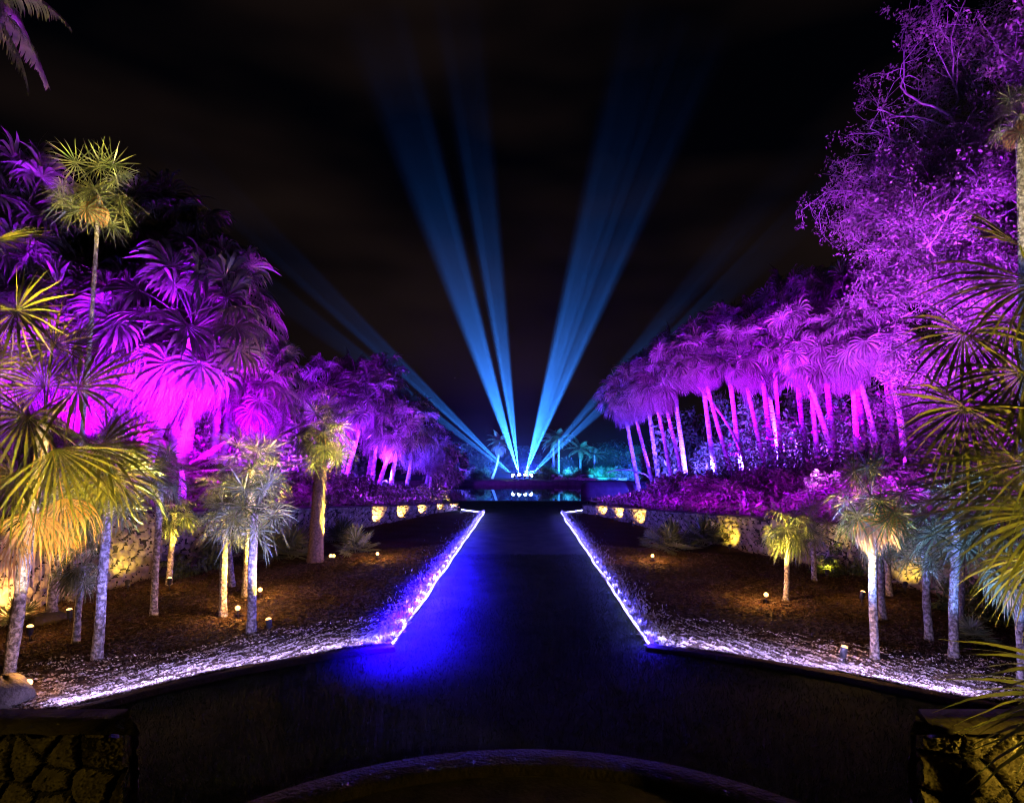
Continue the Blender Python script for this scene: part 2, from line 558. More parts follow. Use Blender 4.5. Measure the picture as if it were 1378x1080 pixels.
def stone_surface(u, w, cell, amp, rng):
    """height field of rubble stones over the (u, w) plane"""
    uu = u.ravel(); ww = w.ravel()
    nu = max(2, int((uu.max() - uu.min()) / cell) + 2); nw = max(2, int((ww.max() - ww.min()) / cell) + 2)
    gu, gw = np.meshgrid(np.arange(nu), np.arange(nw), indexing='ij')
    seeds = np.stack([uu.min() + (gu + rng.uniform(-.1, 1.1, gu.shape)) * cell, ww.min() + (gw + rng.uniform(-.1, 1.1, gu.shape)) * cell * .8], -1).reshape(-1, 2)
    out = np.zeros(len(uu)); jt = np.zeros(len(uu))
    P2 = np.stack([uu, ww], -1)
    for i in range(0, len(uu), 4000):
        q = P2[i:i + 4000]
        near = seeds[(seeds[:, 0] > q[:, 0].min() - 3 * cell) & (seeds[:, 0] < q[:, 0].max() + 3 * cell)]
        f1, f2 = vor(q, near)
        e = np.clip((f2 - f1) / (cell * .35), 0, 1)
        out[i:i + 4000] = e ** .4 + .25 * (1 - f1 / cell)
        jt[i:i + 4000] = e
    out = np.clip(out, 0, 1.2)
    for fr, am in ((9, .16), (21, .12), (47, .09), (90, .06)):      # broken, pitted coral surface
        a1, a2, a3, a4 = rng.uniform(0, 6.28, 4)
        out = out + .45 * am * (np.sin(fr * uu + a1 + 2.5 * np.sin(fr * .61 * ww + a2)) * np.sin(fr * ww + a3 + 2.5 * np.sin(fr * .53 * uu + a4)))
    jt = jt.reshape(u.shape)
    stone_surface.mortar = ((jt[:-1, :-1] + jt[1:, 1:]) * .5 < .30).ravel()
    return (out.reshape(u.shape) * amp + rng.normal(0, amp * .09, u.shape))


for side in (-1, 1):
    W = WL if side < 0 else WR
    seg = np.concatenate([[0], np.cumsum(np.linalg.norm(np.diff(W, axis=0), axis=1))])
    ts = np.linspace(0, seg[-1], 620)
    yy = np.interp(ts, seg, W[:, 0]); xx = np.interp(ts, seg, W[:, 1])
    hh = np.linspace(0, 1, 42)
    T, Hh = np.meshgrid(ts, hh, indexing='ij')
    YY = np.repeat(yy[:, None], 42, 1); XX = np.repeat(xx[:, None], 42, 1)
    top = wall_z(side, YY)
    ZZ = -.1 + Hh * (top + .1 - .06)
    dx, dy = np.gradient(xx), np.gradient(yy)
    nv = nrm(np.stack([-dy, dx], -1)) * 1.0
    if side < 0: nv = nv * np.where(nv[:, :1] > 0, 1, -1)
    else: nv = nv * np.where(nv[:, :1] < 0, 1, -1)
    dis = stone_surface(T, ZZ, .27, .11, rg); mort = stone_surface.mortar
    v = np.stack([XX + nv[:, None, 0] * dis, YY + nv[:, None, 1] * dis, ZZ], -1)
    root = empty('stone_wall', (0, 0, 0))
    tag(root, 'long low rubble stone wall along the %s planting bed' % ('left' if side < 0 else 'right'), 'wall')
    b = MB(); b.grid(v)
    wf = b.build('wall_face', M_STONE, root, smooth=False)
    wf.data.materials.append(M_MORTAR)
    wf.data.polygons.foreach_set('material_index', mort.astype(np.int32))
    # coping
    pts = np.stack([xx, yy, wall_z(side, yy)], -1)
    s = np.concatenate([nv, np.zeros((len(nv), 1))], 1)
    prof = [(.13, -.07), (.13, 0.0), (-.4, .0), (-.4, -.3)]
    v = np.stack([pts + s * p0 + np.array([0, 0, p1]) for p0, p1 in prof], 1)
    b = MB(); b.grid(v)
    b.build('coping', M_COPING, root)

# stone piers flanking the steps in the foreground
for side in (-1, 1):
    root = empty('stone_pier', (side * 3.09, 4.5, 0))
    tag(root, 'rough stone pier with dark slab top, %s' % ('below the nearest glowing bulb' if side < 0 else 'half covered by palm leaves'), 'pier', 'stone piers flanking the steps')
    zt = 1.33
    b = MB()
    wdt = 3.4
    U_, Z_ = np.meshgrid(np.linspace(0, wdt, 330), np.linspace(-.05, zt, 140), indexing='ij')
    dis = stone_surface(U_, Z_, .30, .10, rg); mort = stone_surface.mortar
    b.grid(np.stack([side * U_, -dis, Z_], -1))
    U_, Z_ = np.meshgrid(np.linspace(0, .26, 16), np.linspace(-.05, zt, 70), indexing='ij')
    dis = stone_surface(U_, Z_, .27, .085, rg)
    b.grid(np.stack([side * (U_ * .95 - dis * .5), U_, Z_], -1))
    b.box(min(side * .28, side * wdt), max(side * .28, side * wdt), .06, .25, -.04, zt - .01)
    pb = b.build('pier_block', M_PIER, root)
    pb.data.materials.append(M_MORTAR)
    mi = np.zeros(len(pb.data.polygons), dtype=np.int32); mi[:len(mort)] = mort
    pb.data.polygons.foreach_set('material_index', mi)
    b = MB()
    nx = 40
    xs_ = np.linspace(-.06, wdt, nx)
    wob = rg.normal(0, .008, nx)
    v = np.stack([np.stack([side * xs_, -.05 + wob, np.full(nx, zt - .01)], -1), np.stack([side * xs_, -.05 + wob, zt + .02 + wob * 1.5], -1),
                  np.stack([side * np.maximum(xs_, .22), np.full(nx, .27), np.full(nx, zt + .05)], -1), np.stack([side * np.maximum(xs_, .22), np.full(nx, .27), np.full(nx, zt)], -1)], 1)
    b.grid(v)
    b.build('slab_top', M_COPING, root)


# ------------------------------------------------------------------ leaf builders
def fan(mb, hub, ax, nm, L, n, spread, rng, K=5, droop=.25, weep=0.0, join=.5, pleat=.45, tipw=.08, wide=1.0, cup=0.1):
    ax = nrm(np.asarray(ax, float)); nm = np.asarray(nm, float)
    nm = nrm(nm - ax * nm.dot(ax)); sd = np.cross(nm, ax)
    th = np.linspace(-spread / 2, spread / 2, n) + rng.normal(0, .02, n)
    d0 = np.cos(th)[:, None] * ax + np.sin(th)[:, None] * sd + cup * nm
    d0 = nrm(d0)
    Li = L * (.74 + .26 * np.cos(th * .55)) * rng.uniform(.9, 1.07, n)
    tt = np.linspace(0, 1, K + 1)
    p = np.repeat(np.asarray(hub, float)[None], n, 0)
    pts = [p]; dirs = [d0]
    down = np.array([0, 0, -1.0])
    wr = rng.uniform(.75, 1.25, n)
    for k in range(1, K + 1):
        t = (tt[k] + tt[k - 1]) / 2
        w = droop * t * wr
        if weep:
            w = w + weep * np.clip((t - join * .7) / .35, 0, 1) * wr
        w = np.clip(w, 0, .97)[:, None]
        d = nrm(d0 * (1 - w) + down * w + rng.normal(0, .03, (n, 3)) * (t > join))
        p = p + d * (Li / K)[:, None]
        pts.append(p); dirs.append(d)
    pts = np.stack(pts, 1); dirs = np.stack(dirs, 1)
    dth = spread / max(n - 1, 1)
    tw = np.where(tt <= join, tt, join * (1 - (tt - join) / (1 - join) * (1 - tipw)))
    wv_ = np.maximum(dth * tw[None, :] * Li[:, None] * .5 * wide, .0012 * L)
    side = nrm(np.cross(np.broadcast_to(nm, dirs.shape) + 1e-3, dirs))
    up = np.cross(dirs, side)
    alt = np.where(np.arange(n) % 2 == 0, 1, -1)[:, None, None] * pleat
    wvec = nrm(side + up * alt) * wv_[..., None]
    mb.strips(np.stack([pts - wvec, pts + wvec], 2))


def bent(p0, d0, L, k, grav):
    p0 = np.asarray(p0, float); d = nrm(np.asarray(d0, float)); pts = [p0]
    for i in range(k):
        pts.append(pts[-1] + d * L / k)
        d = nrm(d + np.array([0, 0, -grav / k]))
    return np.array(pts), d


def fan_crown(rng, nleaf, Lp, L, seg, e0, e1, droop=.3, weep=0, join=.5, spread=R(290), K=5, grav=.5, pet=.012, lateral=.15, pleat=.45, wide=1.0, a0=0, elevpow=1.0, face=0.0, hang=.15):
    """crown of fan leaves round the origin: returns an MB; elevations run from e0 to e1 degrees"""
    mb = MB()
    for i in range(nleaf):
        az = a0 + i * 2.39996 + rng.normal(0, .2)
        f = (i / max(nleaf - 1, 1)) ** elevpow
        el = R(e0 + (e1 - e0) * f + rng.normal(0, 6))
        d = np.array([math.cos(az) * math.cos(el), math.sin(az) * math.cos(el), math.sin(el)])
        lp = Lp * rng.uniform(.8, 1.2)
        base = np.array([0, 0, -.15 * Lp * f])
        pts, d1 = bent(base, d, lp, 5, grav * (.4 + math.cos(el)))
        mb.tube(pts, np.linspace(pet * 1.5, pet * .8, len(pts)), 4, cap=False)
        hz = np.array([math.cos(az), math.sin(az), 0])
        nmv = np.array([0, 0, 1.0]) + hz * (rng.uniform(-.1, .5) + face * (.3 + .7 * f)) + rng.normal(0, lateral, 3)
        fan(mb, pts[-1], d1 + np.array([0, 0, -hang * (.2 + .8 * f)]), nmv, L * rng.uniform(.85, 1.1), seg, spread, rng, K=K, droop=droop, weep=weep, join=join, pleat=pleat, wide=wide)
    return mb


def pinnate(mb, p0, d0, L, grav, n, ll, rng, hang=.6, lw=.03, rach=.02):
    pts, _ = bent(p0, d0, L, 14, grav)
    mb.tube(pts, np.linspace(rach, rach * .3, len(pts)), 4, cap=False)
    t = np.linspace(.12, .99, n)
    idx = t * (len(pts) - 1)
    pp = np.stack([np.interp(idx, np.arange(len(pts)), pts[:, k]) for k in range(3)], -1)
    tg = nrm(np.stack([np.interp(idx, np.arange(len(pts)), np.gradient(pts, axis=0)[:, k]) for k in range(3)], -1))
    sd = nrm(np.cross(tg, np.array([0, 0, 1.0])))
    ln = ll * np.sin(np.clip(t * 1.05 + .1, 0, 1) * math.pi * .86 + .25).clip(.25, 1) * rng.uniform(.9, 1.1, n)
    for s in (-1, 1):
        d = nrm(sd * s + tg * .55 + rng.normal(0, .07, (n, 3)))
        K = 4; p = pp.copy(); P_ = [p]; D_ = [d]
        for k in range(K):
            w = np.clip(hang * (k + .5) / K, 0, .95)
            dd = nrm(d * (1 - w) + np.array([0, 0, -1.0]) * w)
            p = p + dd * (ln / K)[:, None]; P_.append(p); D_.append(dd)
        P_ = np.stack(P_, 1); D_ = np.stack(D_, 1)
        wv_ = nrm(tg[:, None] + 0 * D_ - D_ * (tg[:, None] * D_).sum(-1, keepdims=True)) * (lw * np.array([.6, 1, .9, .6, .08]))[None, :, None]
        mb.strips(np.stack([P_ - wv_, P_ + wv_], 2))


def leaf_cloud(n, size, rng, shape=(1, 1, 1), shell=.5, aspect=.4, up=.5, clumps=0):
    """leaf cards through an ellipsoid, most of them towards its skin"""
    d = nrm(rng.normal(0, 1, (n, 3)))
    r = (shell + (1 - shell) * rng.random(n)) ** .7
    c = d * r[:, None]
    if clumps:
        cc = nrm(rng.normal(0, 1, (clumps, 3))) * rng.uniform(.45, .85, (clumps, 1))
        k = rng.integers(0, clumps, n)
        c = cc[k] + nrm(rng.normal(0, 1, (n, 3))) * (rng.random((n, 1)) ** .5) * rng.uniform(.2, .42, (clumps, 1))[k]
    c = c * np.asarray(shape)
    a = nrm(nrm(c) * .5 + rng.normal(0, 1, (n, 3)) + [0, 0, up * -.3])
    s = nrm(np.cross(a, nrm(rng.normal(0, 1, (n, 3)) + [0, 0, 1.0])))
    l = size * rng.uniform(.6, 1.3, n)[:, None]
    w = l * aspect
    v = np.stack([np.stack([c - s * w * .15, c + s * w * .15], 1), np.stack([c + a * l * .5 - s * w * .5, c + a * l * .5 + s * w * .5], 1),
                  np.stack([c + a * l + [0, 0, 0] - s * w * .05, c + a * l + s * w * .05], 1)], 1)
    v[:, 2, :, 2] -= (size * .2)
    return v


# ------------------------------------------------------------------ crown meshes shared by the palms
rc = np.random.default_rng(21)
WEEP_CROWN, WEEP_SKIRT, SMALL_CROWN, DROOP_CROWN = [], [], [], []
for k in range(4):
    mb = fan_crown(rc, 28, 1.5, 1.1, 24, 84, -18, droop=.2, weep=.38, join=.52, K=6, grav=.5, pet=.022, lateral=.5, spread=R(280), pleat=.6, wide=.9, face=.9, hang=.5)
    WEEP_CROWN.append(mb.mesh('crown', M_WEEP))
    mb = MB()
    for i in range(46):                          # hanging thatch of withered leaves
        az = i * 2.39996 + rc.normal(0, .2)
        f = i / 45
        el = R(-5 - 50 * f + rc.normal(0, 8))
        d = np.array([math.cos(az) * math.cos(el), math.sin(az) * math.cos(el), math.sin(el)])
        pts, d1 = bent((0, 0, -.2 - 1.1 * f), d, rc.uniform(.9, 1.5) * (1 - .45 * f), 5, .9)
        mb.tube(pts, .02, 4, cap=False)
        fan(mb, pts[-1], d1 + np.array([0, 0, -.3]), np.array([0, 0, 1.0]) + rc.normal(0, .2, 3) + d * .5, rc.uniform(1.1, 1.7), 40, R(240), rc, K=6, droop=.35, weep=.8, join=.3, pleat=.6, wide=.62, tipw=.25)
    WEEP_SKIRT.append(mb.mesh('thatch_skirt', M_DRY))
for k in range(4):
    mb = fan_crown(rc, 19, .46, .44, 19, 82, -38, droop=.12, weep=.06, join=.36, K=4, grav=.6, pet=.008, lateral=.35, spread=R(310), wide=.62, face=1.3, hang=.9)
    SMALL_CROWN.append(mb.mesh('crown', M_LEAF))
for k in range(3):
    mb = fan_crown(rc, 18, .40, .50, 19, 72, -50, droop=.35, weep=.35, join=.38, K=5, grav=.9, pet=.008, lateral=.35, spread=R(290), wide=.66, face=1.0, hang=.9)
    DROOP_CROWN.append(mb.mesh('crown', M_LEAF))
DEAD_SKIRT = []
for k in range(2):
    mb = fan_crown(rc, 9, .34, .45, 22, -45, -75, droop=.5, weep=.7, join=.5, K=5, grav=.8, pet=.008, spread=R(200), wide=.9)
    DEAD_SKIRT.append(mb.mesh('dead_leaves', M_DEAD))
mb = MB()
for i in range(15):
    az = i * 2.39996; el = R(70 - 80 * i / 14)
    pinnate(mb, (0, 0, 0), (math.cos(az) * math.cos(el), math.sin(az) * math.cos(el), math.sin(el)), 3.0, 1.5, 46, .75, rc, hang=.75, lw=.035, rach=.03)
ROYAL_CROWN = mb.mesh('crown', M_LEAF)

TR = np.random.default_rng(77)


def palm(name, base, top, r0, r1, label, cat='palm tree', group=None, crown=None, cscale=1.0, skirt=None, sscale=None, bow=0.0, mtrunk=None, rz=None, tilt=True, ringed=True, sides=9):
    base, top = Vector(base), Vector(top)
    root = empty(name, base)
    tag(root, label, cat, group)
    v = top - base
    n = 26
    t = np.linspace(0, 1, n)
    side = nrm(np.array([-v.y, v.x, 0]) + 1e-6)
    pts = np.outer(t, np.array(v[:])) + np.outer(np.sin(t * math.pi) * bow, np.array([1.0, 0, 0])) + np.outer(np.sin(t * math.pi * 2.3 + TR.uniform(0, 6)) * .02 * t * (1 - t) * 4, side)
    pts[0, 2] -= .12
    rad = r0 + (r1 - r0) * t + r0 * .35 * np.exp(-t * 22)
    if ringed:
        rad = rad * (1 + TR.normal(0, .035, n))
    b = MB(); b.tube(pts, rad, sides)
    b.build('trunk', mtrunk or M_TRUNK, root, smooth=True)
    rz = TR.uniform(0, 6.28) if rz is None else rz
    tl = nrm(pts[-1] - pts[-3])
    q = Vector((0, 0, 1)).rotation_difference(Vector(tl)) if tilt else Matrix.Identity(3).to_quaternion()
    q = Matrix.Rotation(TR.normal(0, .12), 3, 'X').to_quaternion() @ Matrix.Rotation(TR.normal(0, .12), 3, 'Y').to_quaternion() @ q
    rot = (q @ Matrix.Rotation(rz, 3, 'Z').to_quaternion()).to_euler()
    if crown is not None:
        inst('crown', crown, root, pts[-1], rot, cscale)
    if skirt is not None:
        inst('thatch_skirt' if skirt in WEEP_SKIRT else 'dead_leaves', skirt, root, pts[-1], rot, sscale or cscale)
    return root


ORD = 'first second third fourth fifth sixth seventh eighth ninth tenth eleventh twelfth thirteenth fourteenth fifteenth sixteenth'.split()

# ------------------------------------------------------------------ weeping palms on the right bank
# (base px, base py, depth, top-of-trunk px, py, bow)
RIGHT = [(881, 661, 43, 855, 560, 0), (907, 661, 41, 884, 545, 0), (922, 661, 40, 897, 548, 0), (989, 654, 36, 950, 515, 0), (1008, 644, 38, 928, 520, .9),
         (1035, 655, 34, 1003, 512, 0), (1051, 638, 36, 1040, 490, .1), (1102, 640, 31, 1092, 518, 0), (1130, 634, 30, 1080, 490, 0),
         (1155, 626, 30, 1146, 505, 0), (1183, 623, 29, 1150, 495, .15), (1219, 628, 27, 1188, 480, .2)]
for i, (bx, by, Y, tx, ty, bow) in enumerate(RIGHT):
    lab = '%s from the lake of the purple weeping palms with bare trunks, right bank' % ORD[i]
    palm('weeping_palm', P(bx, by, Y), P(tx - 34 * (bx - tx) / (by - ty), ty - 34, Y - 1.5), .15 if i != 4 else .10, .115 if i != 4 else .08, lab, group='weeping palms on the right bank', sscale=TR.uniform(.62, .86),
         crown=WEEP_CROWN[i % 4], skirt=WEEP_SKIRT[(i * 3) % 4], cscale=(.72 if i in (2, 4) else .88) * (1.06 if i > 6 else 1) * TR.uniform(.86, 1.12), bow=bow, mtrunk=M_PALE)
# taller palms standing behind the front row
for i, (tx, ty, Y, s) in enumerate([(838, 535, 47, .95), (866, 505, 46, 1), (902, 485, 44, 1), (940, 470, 42, 1.05), (975, 452, 41, 1.1), (1018, 440, 40, 1.1), (1062, 420, 38, 1.15), (1100, 410, 35, 1.1), (1140, 415, 33, 1.1), (1180, 400, 32, 1.0), (1030, 500, 42, 1)]):
    t = P(tx, ty, Y)
    bz = float(terrace_z(1, t.x + 1.5, Y))
    palm('weeping_palm', (t.x + 1.5, Y + .5, bz), t, .2, .15, 'purple-lit weeping palm whose crown shows above the front row on the right bank', group='taller weeping palms behind the right row',
         crown=WEEP_CROWN[(i + 1) % 4], skirt=WEEP_SKIRT[i % 4], cscale=s * TR.uniform(.85, 1.15), sscale=s * TR.uniform(.6, 1), mtrunk=M_PALE)

# ------------------------------------------------------------------ weeping palms on the left bank
LEFT = [(172, 612, 21, 168, 470, 0, 1.25), (192, 640, 20, 262, 440, 0, 1.25), (234, 612, 23, 236, 425, 0, 1.2), (120, 640, 21, 92, 460, 0, 1.15), (352, 640, 27, 352, 520, 0, .9)]
for i, (bx, by, Y, tx, ty, bow, s) in enumerate(LEFT):
    lab = ['purple-lit weeping palm with straight trunk behind the tall yellow palm', 'purple-lit weeping palm with sharply leaning pale trunk beside the paddle leaves', 'purple-lit weeping palm with upright trunk just behind the leaning one',
           'purple-lit weeping palm mostly hidden behind the big foreground fan leaves', 'shorter purple weeping palm with small crown above the white-lit fan palms'][i]
    palm('weeping_palm', P(bx, by, Y), P(tx, ty, Y - 1), .2, .15, lab, group='weeping palms on the left bank', crown=WEEP_CROWN[i % 4], skirt=WEEP_SKIRT[(i + 2) % 4], cscale=s, bow=bow, mtrunk=M_PALE)
for i, (tx, ty, Y, s) in enumerate([(30, 290, 20, 1.1), (75, 350, 21, 1.15), (155, 345, 23, 1.2), (215, 330, 24, 1.3), (190, 400, 25, 1.2), (262, 365, 25, 1.2), (305, 400, 26, 1.2), (318, 455, 27, 1.1), (20, 400, 19, 1.0), (368, 500, 30, .85)]):
    t = P(tx, ty, Y)
    bx_ = t.x - 1
    bz = float(terrace_z(-1, bx_, Y))
    palm('weeping_palm', (bx_, Y + .5, bz), t, .2, .15, 'tall weeping palm of the purple mass high on the left bank', group='taller weeping palms of the left bank', crown=WEEP_CROWN[(i + 3) % 4], skirt=WEEP_SKIRT[(i + 1) % 4], cscale=s, mtrunk=M_PALE)
# middle cluster, further along the left bank
MID = [(466, 645, 37, 492, 560, 1.0), (508, 658, 39, 533, 600, 1.0)]
for i, (bx, by, Y, tx, ty, s) in enumerate(MID):
    palm('weeping_palm', P(bx, by, Y), P(tx, ty - 22, Y - 1), .17, .12, ['violet weeping palm with long leaning trunk just behind the thick shaggy palm', 'violet weeping palm leaning towards the lake, nearest the water on the left bank'][i],
         group='violet weeping palms beyond the left bed', crown=WEEP_CROWN[i % 4], skirt=WEEP_SKIRT[i % 4], cscale=s, sscale=.72, mtrunk=M_PALE)
for i, (tx, ty, Y, s) in enumerate([(440, 520, 38, .95), (475, 515, 40, .95), (515, 515, 40, .95), (455, 560, 36, .9), (508, 560, 41, .95), (560, 575, 44, 1.0), (540, 560, 42, .85), (585, 598, 47, .8)]):
    t = P(tx, ty, Y)
    palm('weeping_palm', (t.x - 1, Y + .6, float(terrace_z(-1, t.x - 1, Y)) if abs(t.x - 1) > wall_x(-1, Y) else .1), t, .18, .14, 'violet weeping palm of the dense clump beyond the left bed', group='dense violet palm clump beyond the left bed', crown=WEEP_CROWN[(i + 2) % 4], skirt=WEEP_SKIRT[(i + 3) % 4], cscale=s, mtrunk=M_PALE)


# ------------------------------------------------------------------ small fan palms in the beds
def bedpalm(bpx, bpy_, tpx, tpy, wpx, label, crown, cs, skirt=None, cat='palm tree', name='fan_palm', dy=0.0, r1f=.85, mtrunk=None, group='small fan palms in the beds'):
    g = G(bpx, bpy_, .05)
    top = P(tpx, tpy, g.y + dy)
    r = wpx / 2 / F * g.y
    return palm(name, g, top, r, r * r1f, label, cat, group, crown=crown, cscale=cs, skirt=skirt, mtrunk=mtrunk)


SC, DC, DS = SMALL_CROWN, DROOP_CROWN, DEAD_SKIRT
bedpalm(130, 888, 150, 640, 13, 'lavender-lit slim trunk palm, nearest the front curve of the left bed', SC[0], 1.35)
bedpalm(102, 862, 112, 760, 9, 'short lavender-lit fan palm with drooping leaves left of the nearest slim trunk', DC[0], .78)
bedpalm(207, 826, 216, 640, 9, 'slim pale-trunked palm with dark starry leaves before the banana leaves', SC[1], 1.05)
bedpalm(227, 787, 236, 690, 8, 'small palm glowing solid yellow, its trunk lit orange from below', DC[1], .95)
bedpalm(300, 829, 303, 700, 10, 'slim fan palm with a dark foot, left neighbour of the white palm', SC[2], .9)
bedpalm(338, 853, 342, 690, 12, 'fan palm with white-lit ringed trunk and brilliant white leaves', SC[3], 1.15)
bedpalm(332, 800, 340, 632, 12, 'taller yellow-white fan palm rising behind the white one', SC[0], 1.45)
bedpalm(313, 790, 300, 655, 8, 'low fan palm with splayed pale leaves between the yellow palm and the white one', SC[1], .95)
bedpalm(68, 833, 86, 680, 13, 'palm with orange-lit trunk standing on a dark mound', DC[2], 1.4, DS[1])
bedpalm(1057, 808, 1062, 712, 7, 'small drooping palm glowing yellow-green beside the brightest bulb', DC[1], 1.05)
bedpalm(1177, 888, 1172, 668, 11, 'fan palm with yellow-edged pale trunk, nearest the front of the right bed', SC[2], 1.15, DS[0])
bedpalm(1188, 832, 1182, 715, 9, 'thinner yellowish palm trunk just behind the front palm of the right bed', DC[2], .95)
bedpalm(1197, 802, 1190, 700, 8, 'dark slender palm third in the file behind the front palm of the right bed', SC[3], 1.0)
bedpalm(1250, 860, 1244, 735, 10, 'blue-lit fan palm by the yellow patch of the right wall', SC[0], .95)
bedpalm(1283, 887, 1286, 690, 12, 'teal-lit straight trunk with broad blue-green fan leaves', SC[1], 1.3)
bedpalm(1292, 840, 1296, 720, 8, 'thin palm trunk half hidden behind the teal one', DC[0], .9)
bedpalm(1376, 925, 1374, 760, 13, 'pale blue mottled trunk at the picture edge under silvery hanging leaves', DC[1], .95, DS[1])
bedpalm(1096, 781, 1092, 705, 7, 'small unlit fan palm close to the right wall beside the yellow shrub', SC[2], 1.0)

# thick shaggy palm with a fibrous trunk
g = G(424, 757, .05)
shag = palm('fan_palm', g, P(434, 585, g.y), .235, .175, 'thick shaggy trunk palm edged with golden light at the back of the left bed', 'palm tree', None, crown=SC[3], cscale=1.75, skirt=DC[2], sscale=1.35, mtrunk=M_FIBRE)
b = MB()
n = 900
tz = rc.uniform(0, 1, n); az = rc.uniform(0, 6.283, n)
v0 = P(434, 585, g.y) - g
c = np.outer(tz, np.array(v0[:])) + np.stack([np.cos(az), np.sin(az), 0 * az], -1) * (.24 - .062 * tz)[:, None]
o_ = np.stack([np.cos(az), np.sin(az), rc.uniform(-1.2, .4, n)], -1)
tip = c + nrm(o_) * rc.uniform(.05, .13, n)[:, None]
sd = np.stack([-np.sin(az), np.cos(az), 0 * az], -1) * .012
b.strips(np.stack([np.stack([c - sd, c + sd], 1), np.stack([tip - sd * .2, tip + sd * .2], 1)], 1))
b.build('trunk_fibre', M_FIBRE, shag)

# the tall thin palm rising above the left bank
g = P(95, 700, 13.5); g.z = .05
palm('fan_palm', g, P(134, 262, 13.0), .055, .042, 'very tall thin palm with yellow-lit crown standing out against the night sky', 'palm tree', None, crown=SC[2], cscale=1.42, skirt=DS[1], sscale=.9)
# its counterpart at the right edge
palm('fan_palm', (10.2, 11.5, .05), P(1372, 155, 10.5), .09, .07, 'tall palm with pale crown half cut off before the branching tree', 'palm tree', None, crown=SC[0], cscale=.75, skirt=DS[0], sscale=.7)

# blue-lit feather palm in the upper left corner
t = P(-62, -25, 14.0)
palm('feather_palm', (t.x - .5, t.y, .3), t, .16, .12, 'feather palm with arching blue-lit fronds reaching in from the upper corner', 'palm tree', None, crown=ROYAL_CROWN, cscale=.9, rz=.9)


# ------------------------------------------------------------------ large foreground fan palms with separate leaves
def bigleaf(root, hub, start, ax, nm, L, n=30, spread=R(230), droop=.25, weep=.1, m=None, join=.5, name='leaf', pet=.011):
    """one leaf with a leafstalk from START to HUB, world coordinates"""
    o = np.array(root.location[:])
    mb = MB()
    h = np.array(hub[:]) - o; s = np.array(start[:]) - o
    mid = (h + s) / 2 + np.array([0, 0, .10 * np.linalg.norm(h - s)])
    t = np.linspace(0, 1, 9)[:, None]
    pts = (1 - t) ** 2 * s + 2 * t * (1 - t) * mid + t ** 2 * h
    mb.tube(pts, np.linspace(pet * 1.3, pet * .7, 9), 5, cap=False)
    fan(mb, h, ax, nm, L, n, spread, rc, K=7, droop=droop, weep=weep, join=min(join, .42) if join < .6 else join, pleat=.55, wide=.64, tipw=.03)
    return mb.build(name, m or M_LEAF_BIG, root)


def fgpalm(base, top, r, label, leaves, dead=(), name='fan_palm'):
    base = Vector(base); top = Vector(top)
    root = empty(name, base)
    tag(root, label, 'palm tree', 'big fan palms framing the view')
    b = MB()
    tt = np.linspace(0, 1, 22)
    rad = r * (1 + TR.normal(0, .05, 22))
    pts = np.outer(tt, np.array((top - base)[:])); pts[0, 2] -= .1
    b.tube(pts, rad, 10); b.build('trunk', M_TRUNK, root, smooth=True)
    for px, py, dY, dpx, dpy, Lpx, kw in leaves:
        Y = top.y + dY
        hub = P(px, py, Y)
        ax = np.array([dpx, kw.pop('ady', -.1), -dpy], float)
        nm = np.array(kw.pop('nm', (0.0, -.75, .6)), float)
        bigleaf(root, hub, top, ax, nm, Lpx / F * Y, **kw)
    return root


# left foreground: hubs read off the photograph, leaf direction in picture terms, length in pixels
fgpalm((-7.8, 8.6, 0), P(60, 570, 8.6), .085, 'broad fan palm with long arching leafstalks at the front of the left bed',
       [(36, 560, -.25, -.2, 1, 105, dict(spread=R(250), droop=.35)), (105, 522, -.1, 1, -.1, 115, dict(spread=R(280), droop=.2)), (75, 603, -.45, .55, 1, 135, dict(spread=R(150), droop=.3, nm=(.3, -.8, .4))),
        (135, 600, -.1, 1, .5, 100, dict(spread=R(240), droop=.3)), (72, 465, 0, -.1, -1, 75, dict(spread=R(260), droop=.25)), (100, 470, .2, .9, -.6, 70, dict(spread=R(180), droop=.15)),
        (20, 640, -.2, -.6, 1, 110, dict(spread=R(230), droop=.4)), (150, 640, .1, .8, .9, 85, dict(spread=R(240), droop=.4)), (60, 520, .2, -.4, -.8, 80, dict(spread=R(240), droop=.2)),
        (48, 690, -.3, -.1, 1, 100, dict(spread=R(170), droop=.5, weep=.3, m=M_DEAD, name='dead_leaf')), (20, 720, -.3, -.4, 1, 90, dict(spread=R(180), droop=.5, weep=.4, m=M_DEAD, name='dead_leaf')),
        (85, 670, -.2, .2, 1, 90, dict(spread=R(150), droop=.5, weep=.4, m=M_DEAD, name='dead_leaf'))])
fgpalm((-7.6, 6.6, 0), P(-50, 420, 6.6), .08, 'palm outside the view whose bright yellow leaves reach in at the left edge',
       [(22, 418, -.1, .35, .5, 92, dict(spread=R(300), droop=.15, n=30, nm=(-.1, -.9, .35))), (-12, 325, -.1, 1, .05, 78, dict(spread=R(170), droop=.15, nm=(0, -.6, .7))), (-30, 500, 0, .8, .6, 80, dict(spread=R(220), droop=.3)),
        (-40, 350, 0, .6, -.8, 90, dict(spread=R(180), droop=.2))])
